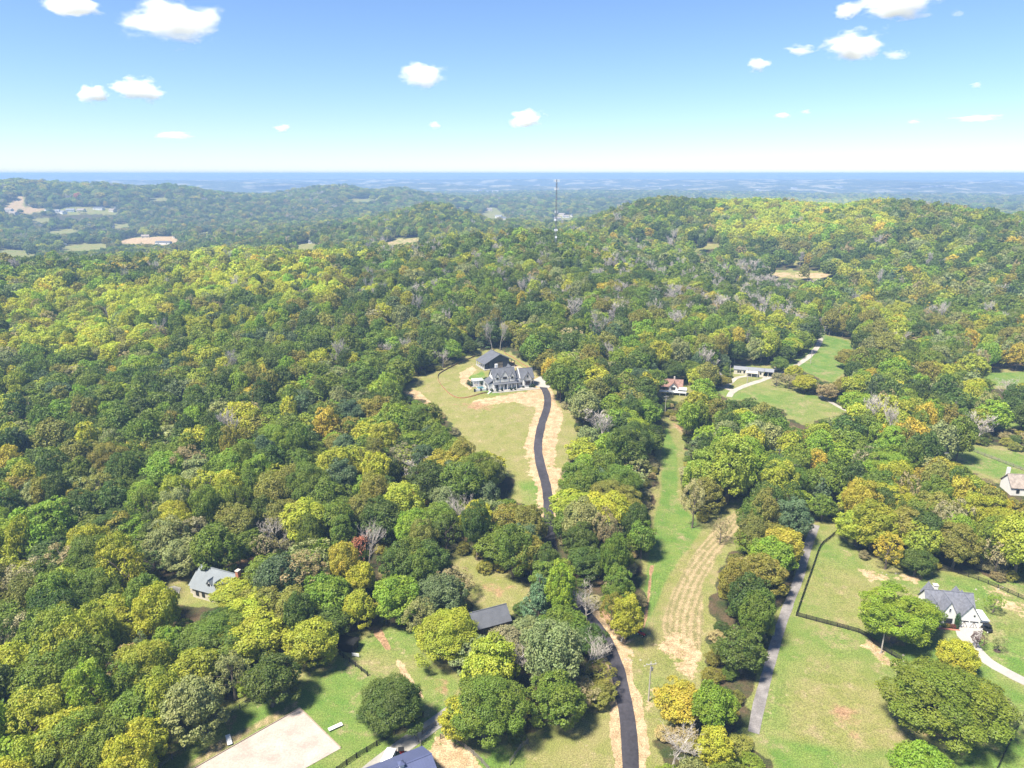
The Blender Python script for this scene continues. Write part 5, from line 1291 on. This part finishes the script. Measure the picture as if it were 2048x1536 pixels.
for zf_, sx in ((.50, -1), (.37, -.6), (.37, .7), (.28, .2)):
    dz_ = TWH * zf_; dm = MB()
    ring = [[(sx + math.cos(t) * r_, -1.0 - .0 + dpt, dz_ + math.sin(t) * r_) for t in np.linspace(0, 2 * math.pi, 13)[:-1]] for r_, dpt in ((1.1, -.5), (1.1, -.2), (.5, 0.1))]
    dm.v = sum(ring, []); dm.f = [tuple(range(11, -1, -1))] + [(i * 12 + j, i * 12 + (j + 1) % 12, i * 12 + 12 + (j + 1) % 12, i * 12 + 12 + j) for i in range(2) for j in range(12)] + [tuple(range(24, 36))]
    dm.build('dish', 'dish', tw)

# ------------------------------------------------------------------ utility poles and wires
POLE = {}
def utility_pole(u, v, hh, label, yaw=0, arm=True):
    p = hit(u, v); o = tag(empty('utility_pole', tuple(p), R(yaw)), label, 'utility pole')
    MB().tube([(0, 0, -.5), (0, 0, hh * .5), (0, 0, hh)], [.19, .16, .12], 8).build('pole', 'pole_wood', o)
    if arm:
        a = box(o, 'crossarm', 'pole_wood', -1.2, 1.2, -.16, -.04, hh - .7, hh - .52)
        for x in (-1.05, 0, 1.05): MB().tube([(x, -.1, hh - .52), (x, -.1, hh - .28)], [.07, .05], 6).build('insulator', 'dish', a)
        MB().tube([(.34, 0, hh - 2.4), (.34, 0, hh - 1.5)], [.24, .24], 10).build('transformer', 'steel', o)
    return o
up1 = utility_pole(1297, 1402, 11, 'grey wooden utility pole with crossarm beside the black driveway', 8)
up2 = utility_pole(1330, 829, 10, 'wooden utility pole at the top of the green strip', 4)
utility_pole(1762, 1306, 8.5, 'bare pale pole beside the black paddock fence', 0, False)
utility_pole(1647, 680, 10, 'wooden pole at the top bend of the farm lane', 0); utility_pole(1621, 727, 9, 'white pole on the bright meadow below the lane', 0, False)
utility_pole(1494, 767, 9, 'white pole in the grass loop before the cream house', 0, False); utility_pole(1459, 757, 8, 'wooden pole between cabin and cream house', 0, False)
def wire(a, b, sag, label):
    pts = [Vector(a).lerp(Vector(b), t) - Vector((0, 0, sag * 4 * t * (1 - t))) for t in np.linspace(0, 1, 15)]
    m = MB(); m.tube([q for q in pts], [.014] * 15, 3, False)
    o = m.build('power_line', 'black'); tag(o, label, 'power line', 'wires above the green strip')
for x in (-1.05, 0, 1.05):
    a = up1.matrix_basis @ Vector((x, -.1, 10.75)); b_ = up2.matrix_basis @ Vector((x, -.1, 9.75)); wire(a, b_, 5, 'thin power line strung above the green strip between two poles')
q = at_z(1180, 1600, 9)
for x in (-1.0, 1.0): wire(up1.matrix_basis @ Vector((x, -.1, 10.75)), (q[0] + x, q[1], q[2]), 2, 'thin power line crossing over the black driveway')

# ------------------------------------------------------------------ fences
UNIT = {k: MB().box(0, 1, -.5, .5, -.5, .5).mesh('fence_rail', k) for k in ('black_board', 'grey_board', 'rust_fabric', 'wood')}
PST = {k: MB().box(-.5, .5, -.5, .5, 0, 1).mesh('fence_post', k) for k in ('black_board', 'grey_board', 'wood')}
def fence(px, label, mat='black_board', step=2.6, hh=1.4, rails=(.45, .85, 1.25), rw=.15, pw=.16, post_mat=None, fabric=None):
    w = smooth_line(world_line(px), 4) if len(px) > 2 else world_line(px)
    seg = np.hypot(*np.diff(w, axis=0).T); s = np.concatenate([[0], np.cumsum(seg)])
    ss = np.linspace(0, s[-1], max(2, int(round(s[-1] / step)) + 1))
    P_ = [Vector((np.interp(t, s, w[:, 0]), np.interp(t, s, w[:, 1]), 0)) for t in ss]
    for q in P_: q.z = float(hfun(q.x, q.y))
    root = tag(empty('fence', P_[0]), label, 'fence')
    for i, q in enumerate(P_):
        d = (P_[min(i + 1, len(P_) - 1)] - P_[max(i - 1, 0)])
        o = mesh_obj('post', PST[post_mat or mat], root, q - P_[0] - Vector((0, 0, .3)), (0, 0, math.atan2(d.y, d.x))); o.scale = (pw, pw, hh + .3 + float(rng.uniform(-.04, .06)))
    for i in range(len(P_) - 1):
        d = P_[i + 1] - P_[i]; ln = d.length; e = (0, -math.asin(max(-1, min(1, d.z / ln))), math.atan2(d.y, d.x))
        for z in rails:
            o = mesh_obj('rail', UNIT[mat], root, P_[i] - P_[0] + Vector((0, 0, z)), e); o.scale = (ln, .05, rw)
        if fabric:
            o = mesh_obj('fabric_panel', UNIT[fabric], root, P_[i] - P_[0] + Vector((0, 0, hh * .36)), e); o.scale = (ln, .02, hh * .7)
fence([(1690, 1052), (1660, 1078), (1640, 1096), (1624, 1140), (1608, 1185), (1592, 1232)], 'black board fence along the gravel lane side of the paddock', rails=(.3, .62, .94, 1.26), rw=.2)
fence([(1592, 1232), (1640, 1245), (1690, 1258), (1728, 1270), (1750, 1290), (1775, 1306), (1802, 1322)], 'black board fence crossing the paddock below the big shade tree', rails=(.3, .62, .94, 1.26), rw=.2)
fence([(2056, 1420), (2030, 1465), (1992, 1545)], 'black board fence at the driveway edge of the grazed paddock')
fence([(1860, 1128), (1910, 1146), (1960, 1162), (2056, 1204)], 'dark board fence along the wood edge behind the white house')
fence([(655, 1560), (700, 1525), (760, 1488), (820, 1448), (846, 1433)], 'black fence with dark posts beside the concrete lane', rails=(.3, .62, .94, 1.26), rw=.18, pw=.22)
fence([(674, 1308), (700, 1325), (735, 1352)], 'short black fence below the small black shed', rw=.14, pw=.2)
fence([(845, 1470), (866, 1458), (872, 1452)], 'short grey rail fence across from the black lane fence', 'grey_board'); fence([(832, 1478), (842, 1492)], 'grey corral fence stub beside the barn grass', 'grey_board')
fence([(881, 1478), (893, 1470), (915, 1486), (940, 1506), (965, 1528), (990, 1560)], 'long grey rail fence of the sandy corral', 'grey_board'); fence([(1020, 1530), (1040, 1500), (1056, 1488)], 'grey rail fence at the corner of the driveway grass', 'grey_board'); fence([(1056, 1488), (1040, 1472), (1022, 1462)], 'grey rail fence running into the driveway thicket', 'grey_board')
fence([(300, 1560), (340, 1522), (385, 1490), (440, 1448), (500, 1402)], 'weathered wire fence along the rutted track by the arena', 'grey_board', 3.0, 1.3, (.6, 1.15), .09)
fence([(950, 713), (915, 728), (885, 744), (876, 752), (878, 764), (892, 782), (908, 794), (926, 797), (950, 792), (974, 786)], 'rust coloured silt fence around the farmhouse yard', 'wood', 2.6, .9, (.8,), .05, .08, fabric='rust_fabric')
fence([(1008, 706), (1030, 718), (1052, 733), (1064, 741)], 'rust coloured silt fence behind the dark barn', 'wood', 2.6, .9, (.8,), .05, .08, fabric='rust_fabric')
fence([(1880, 888), (1905, 887), (1950, 905), (2000, 924), (2056, 945)], 'grey fence along the wooded edge of the small pasture', 'grey_board', 3.0)
# arena edging
aw = [hit(u, v) for u, v in ARENA]
for i in (0, 1, 3):
    a, b_ = Vector(aw[i]), Vector(aw[(i + 1) % 4])
    d = b_ - a; n_ = max(1, int(d.length / 4.8))
    for k in range(n_):
        s0 = a + d * (k / n_); e = (0, -math.asin(d.z / d.length), math.atan2(d.y, d.x))
        o = mesh_obj('edge_board', UNIT['wood'], ar, s0 + Vector((0, 0, .14)), e); o.scale = (d.length / n_ * .985, .16, .34)
for u, v, yw, lab in ((671, 1456, 35, 'white mounting ramp at the grassy end of the arena'), (458, 1482, -60, 'white mounting ramp on the track side of the arena')):
    o = place('mounting_ramp', u, v, yw, lab, 'ramp', .05); box(o, 'deck', 'white_trim', -1.6, 1.6, -.5, .5, .25, .4); posts(o, [(-1.3, -.3), (1.3, -.3), (-1.3, .3), (1.3, .3)], -.2, .25, .15, 'wood')

# ------------------------------------------------------------------ vehicles and small things
def wheel(root, x, y, r, w=.22):
    o = MB().tube([(x - w / 2, y, r), (x + w / 2, y, r)], [r, r], 12).build('wheel', 'rubber', root)
    MB().tube([(x - w / 2 - .02, y, r), (x + w / 2 + .02, y, r)], [r * .55, r * .55], 10).build('rim', 'dish', o)
def profile(pts, x0, x1): 
    n_ = len(pts); return MB().add([(x, y, z) for x in (x0, x1) for y, z in pts], [tuple(range(n_ - 1, -1, -1)), tuple(range(n_, 2 * n_))] + [(i, (i + 1) % n_, n_ + (i + 1) % n_, n_ + i) for i in range(n_)])
t = place('horse_trailer', 778, 1528, -12, 'white horse trailer parked between the lane and blue roofed barn', 'trailer', .05)
profile([(-2.0, .5), (2.0, .5), (2.0, 2.3), (1.6, 2.45), (-1.6, 2.45), (-2.4, 1.9), (-2.4, .9)], -1.0, 1.0).build('body', 'car_white', t)
for x in (-.5, .5): window(t, 0, 1.9, .7, .4, 1.04 if x > 0 else -1.04, 'r' if x > 0 else 'l', 0)
for x in (-1.0, 1.0):
    for y in (-.3, .6): wheel(t, x, y, .36)
box(t, 'hitch', 'steel', -.08, .08, -3.4, -2.3, .4, .55)
t = place('tractor', 794, 1519, 30, 'small green tractor tucked beside the white horse trailer', 'tractor', .05)
profile([(-1.4, .6), (.9, .6), (.9, 1.2), (.1, 1.25), (-1.4, 1.05)], -.35, .35).build('body', 'green_paint', t); box(t, 'seat', 'black', -.3, .3, .2, .7, 1.26, 1.6); MB().tube([(0, -.3, 1.2), (0, -.1, 1.6)], [.04, .2], 8).build('steering_wheel', 'black', t)
for x in (-.6, .6): wheel(t, x, .5, .62, .3); wheel(t, x, -1.1, .38, .2)
t = place('utility_cart', 803, 1513, 10, 'red utility cart beside the green tractor', 'cart', .05)
profile([(-1.1, .5), (1.1, .5), (1.1, 1.1), (.2, 1.1), (.1, .75), (-.5, .75), (-.6, 1.05), (-1.1, .95)], -.6, .6).build('body', 'red_paint', t); posts(t, [(-.5, -.4), (.5, -.4), (-.5, .5), (.5, .5)], .9, 1.8, .06, 'black'); box(t, 'canopy', 'black', -.65, .65, -.5, .7, 1.8, 1.86)
for x in (-.6, .6): wheel(t, x, .7, .32); wheel(t, x, -.7, .32)
t = place('quad_bike', 1283, 1271, 40, 'red quad bike parked at the foot of the green strip', 'quad bike', .05)
profile([(-1.0, .55), (1.0, .55), (1.05, .9), (.3, .95), (.1, 1.0), (-.4, .95), (-.9, .98)], -.35, .35).build('body', 'red_paint', t); box(t, 'seat', 'black', -.2, .2, -.1, .7, 1.0, 1.12); MB().tube([(-.45, -.5, 1.3), (0, -.45, 1.2), (.45, -.5, 1.3)], [.03] * 3, 5).build('handlebar', 'black', t)
for x in (-.5, .5): wheel(t, x, .75, .34, .26); wheel(t, x, -.75, .34, .26)
t = place('golf_cart', 1973, 1262, 20, 'small black cart parked on the lawn beside the garage apron', 'cart', .05)
profile([(-1.2, .35), (1.2, .35), (1.2, 1.0), (.3, 1.0), (.2, .6), (-.5, .6), (-.7, 1.0), (-1.2, .85)], -.65, .65).build('body', 'black', t); posts(t, [(-.55, -.6), (.55, -.6), (-.55, .9), (.55, .9)], .8, 1.9, .06, 'black'); box(t, 'canopy', 'black', -.7, .7, -.8, 1.1, 1.9, 1.98)
for x in (-.6, .6): wheel(t, x, .8, .28); wheel(t, x, -.8, .28)
def car(u, v, yaw, lab, paint):
    t = place('parked_car', u, v, yaw, lab, 'car', .17)
    profile([(-2.2, .35), (2.2, .35), (2.25, .85), (1.3, .98), (-1.2, 1.0), (-2.2, .9)], -.88, .88).build('body', paint, t)
    cb = profile([(-1.9, .97), (1.2, .97), (.5, 1.5), (-1.4, 1.52)], -.76, .76).build('cabin', 'glass', t); box(cb, 'roof_panel', paint, -.74, .74, -1.35, .45, 1.52, 1.57)
    for x in (-.82, .82): wheel(t, x, 1.4, .33); wheel(t, x, -1.4, .33)
    for x in (-.6, .6): box(t, 'headlight', 'dish', x - .2, x + .2, 2.24, 2.28, .6, .78)
car(1452, 769, -35, 'white car parked on the gravel loop below the cabin', 'car_white')
car(1552, 741, -60, 'white pickup coloured car behind the meadow trees by the carport', 'car_white')
def rock_mesh(seed):
    g = random.Random(seed); m = MB().ball((0, 0, 0), 1, (1, .8, .5), 7, 4); m.v = [tuple(c * g.uniform(.75, 1.2) for c in q) for q in m.v]; return m.mesh('rock', 'rock')
RK = [rock_mesh(i) for i in range(4)]
for base, n_, spx, spy, lab in (((1760, 1146), 9, 40, 6, 'pale limestone rock on the bare upper paddock edge'), ((1810, 1150), 6, 30, 8, 'pale limestone rock on the bare upper paddock edge'), ((1985, 1190), 10, 40, 16, 'pale rock scattered on the lawn behind the garage'), ((1790, 1315), 7, 18, 14, 'pale rock on the worn ground below the fence'), ((1755, 1300), 4, 10, 8, 'pale rock on the worn ground below the fence'), ((1258, 1310), 6, 14, 14, 'pale rock on the bank beside the black driveway'), ((1300, 1330), 5, 20, 14, 'pale rock on the bank beside the black driveway')):
    for k in range(n_):
        p = hit(base[0] + rng.uniform(-spx, spx), base[1] + rng.uniform(-spy, spy)); s = float(rng.uniform(.14, .42))
        o = mesh_obj('rock', RK[int(rng.integers(4))], None, (p[0], p[1], p[2] + s * .15), (0, 0, float(rng.uniform(0, 6)))); o.scale = (s, s, s); tag(o, lab, 'rock', lab.replace('pale ', '') + 's')
rg_ = hit(1994, 1302); MB().tube([(0, 0, -.1), (0, 0, .12)], [.9, .8], 12).build('mulch_bed', 'mulch')
mb_ = bpy.data.objects['mulch_bed']; mb_.location = rg_; tag(mb_, 'round mulch bed around the young staked tree', 'mulch bed')
# ------------------------------------------------------------------ clouds
def cloud_material():
    m, nt, out = new_mat('cloud_vapour')
    L = nt.links.new
    tc_ = nd(nt, 'ShaderNodeTexCoord'); oi = nd(nt, 'ShaderNodeObjectInfo')
    gr = nd(nt, 'ShaderNodeVectorMath', operation='LENGTH'); L(tc_.outputs['Object'], gr.inputs[0])
    add = nd(nt, 'ShaderNodeVectorMath', operation='ADD'); L(tc_.outputs['Object'], add.inputs[0])
    mul = math_n(nt, 'MULTIPLY', oi.outputs['Random'], 60.0); L(mul, add.inputs[1])
    nz = noise_n(nt, add.outputs[0], 1.7, 6, 0.6)
    d = math_n(nt, 'SUBTRACT', math_n(nt, 'ADD', math_n(nt, 'MULTIPLY', nz, 1.7), -0.28), gr.outputs['Value'])
    d = ramp(nt, d, 0.0, 0.30)
    dens = math_n(nt, 'MULTIPLY', d, oi.outputs['Alpha'])
    v = nd(nt, 'ShaderNodeVolumePrincipled'); v.inputs['Color'].default_value = (1, 1, 1, 1); v.inputs['Anisotropy'].default_value = 0.2
    L(dens, v.inputs['Density'])
    L(v.outputs[0], out.inputs['Volume'])
    return m
MAT['cloud'] = cloud_material()
cl_me = MB().ball((0, 0, 0), 1.05, seg=16, rings=10).mesh('cloud', 'cloud')
CLOUDS = [(345, 44, 185, 78, .012, 'largest white cloud on the west side, ragged tail trailing'), (145, 8, 105, 44, .010, 'white cloud cut by the top edge above the western hills'), (186, 187, 56, 34, .010, 'small round cloud beside a larger flat one, over the western hills'), (281, 178, 98, 38, .012, 'flat oval cloud beside a small round one, over the western hills'),
          (846, 149, 100, 42, .008, 'lone wispy cloud midway up the open blue sky'), (1052, 236, 70, 34, .008, 'small peaked cloud low above the radio tower'), (1712, 88, 126, 52, .014, 'bright flat bottomed cloud on the east side'), (1697, 21, 54, 30, .011, 'small puff above the bright flat bottomed cloud'),
          (1800, 6, 150, 50, .013, 'broad white cloud cut by the top edge on the east side'), (1602, 99, 56, 20, .006, 'thin torn cloud shred west of the bright flat bottomed cloud'), (1518, 129, 46, 24, .007, 'faint small puff west of the torn cloud shred'), (1955, 237, 84, 13, .006, 'thin flat cloud streak low on the east side'),
          (1793, 110, 52, 20, .003, 'faint slanting wisp below the bright flat bottomed cloud'), (345, 270, 70, 14, .004, 'faint flat cloud low over the western ridge'), (565, 256, 36, 14, .004, 'faint tiny cloud low over the middle ridge'), (870, 250, 30, 14, .004, 'faint tiny cloud below the lone wispy cloud'),
          (1565, 231, 34, 12, .004, 'tiny faint wisp low over the eastern ridge'), (1612, 224, 22, 11, .003, 'tiniest faint wisp beside another low over the eastern ridge'), (1826, 243, 28, 9, .004, 'tiny faint flat wisp west of the flat cloud streak'), (1953, 170, 22, 11, .004, 'tiny lone puff above the flat cloud streak'), (1916, 27, 28, 16, .0025, 'barely visible wisp near the top on the east side')]
for u, v, w, h_, dn, lab in CLOUDS:
    d = pdir(u, v); d = d / np.linalg.norm(d)
    alt = 1250.0
    t = min((alt - CAMZ) / max(d[2], 0.06), 15000)
    p = np.array([0, 0, CAMZ]) + d * t
    k = t / FPX * math.cos(math.atan2(math.hypot(u - 1024, v - 768), FPX)) ** 0 * 1.0
    dep = float(p[1] * cp - (p[2] - CAMZ) * sp)
    k = dep / FPX
    o = mesh_obj('cloud', cl_me, None, tuple(p), (0, 0, -math.atan2(p[0], p[1])))
    o.scale = (w * k * 0.80, w * k * 0.55, h_ * k * 0.85)
    o.color = (1, 1, 1, dn * 800 / max(300, w * k))
    tag(o, lab, 'cloud', 'scattered fair weather clouds')

# ------------------------------------------------------------------ haze
m, nt, out = new_mat('haze_air')
pv = nd(nt, 'ShaderNodeVolumePrincipled')
pv.inputs['Color'].default_value = (0.33, 0.51, 0.83, 1)
pv.inputs['Density'].default_value = HAZE
pv.inputs['Anisotropy'].default_value = 0.0
nt.links.new(pv.outputs[0], out.inputs['Volume'])
MAT['haze'] = m
zlo = float(Z.min()) - 2
tag(MB().box(-21000, 21000, -21000, 21000, zlo, CAMZ + 9).build('haze', 'haze'), 'thin blue haze of distant air', 'haze', None, 'stuff')
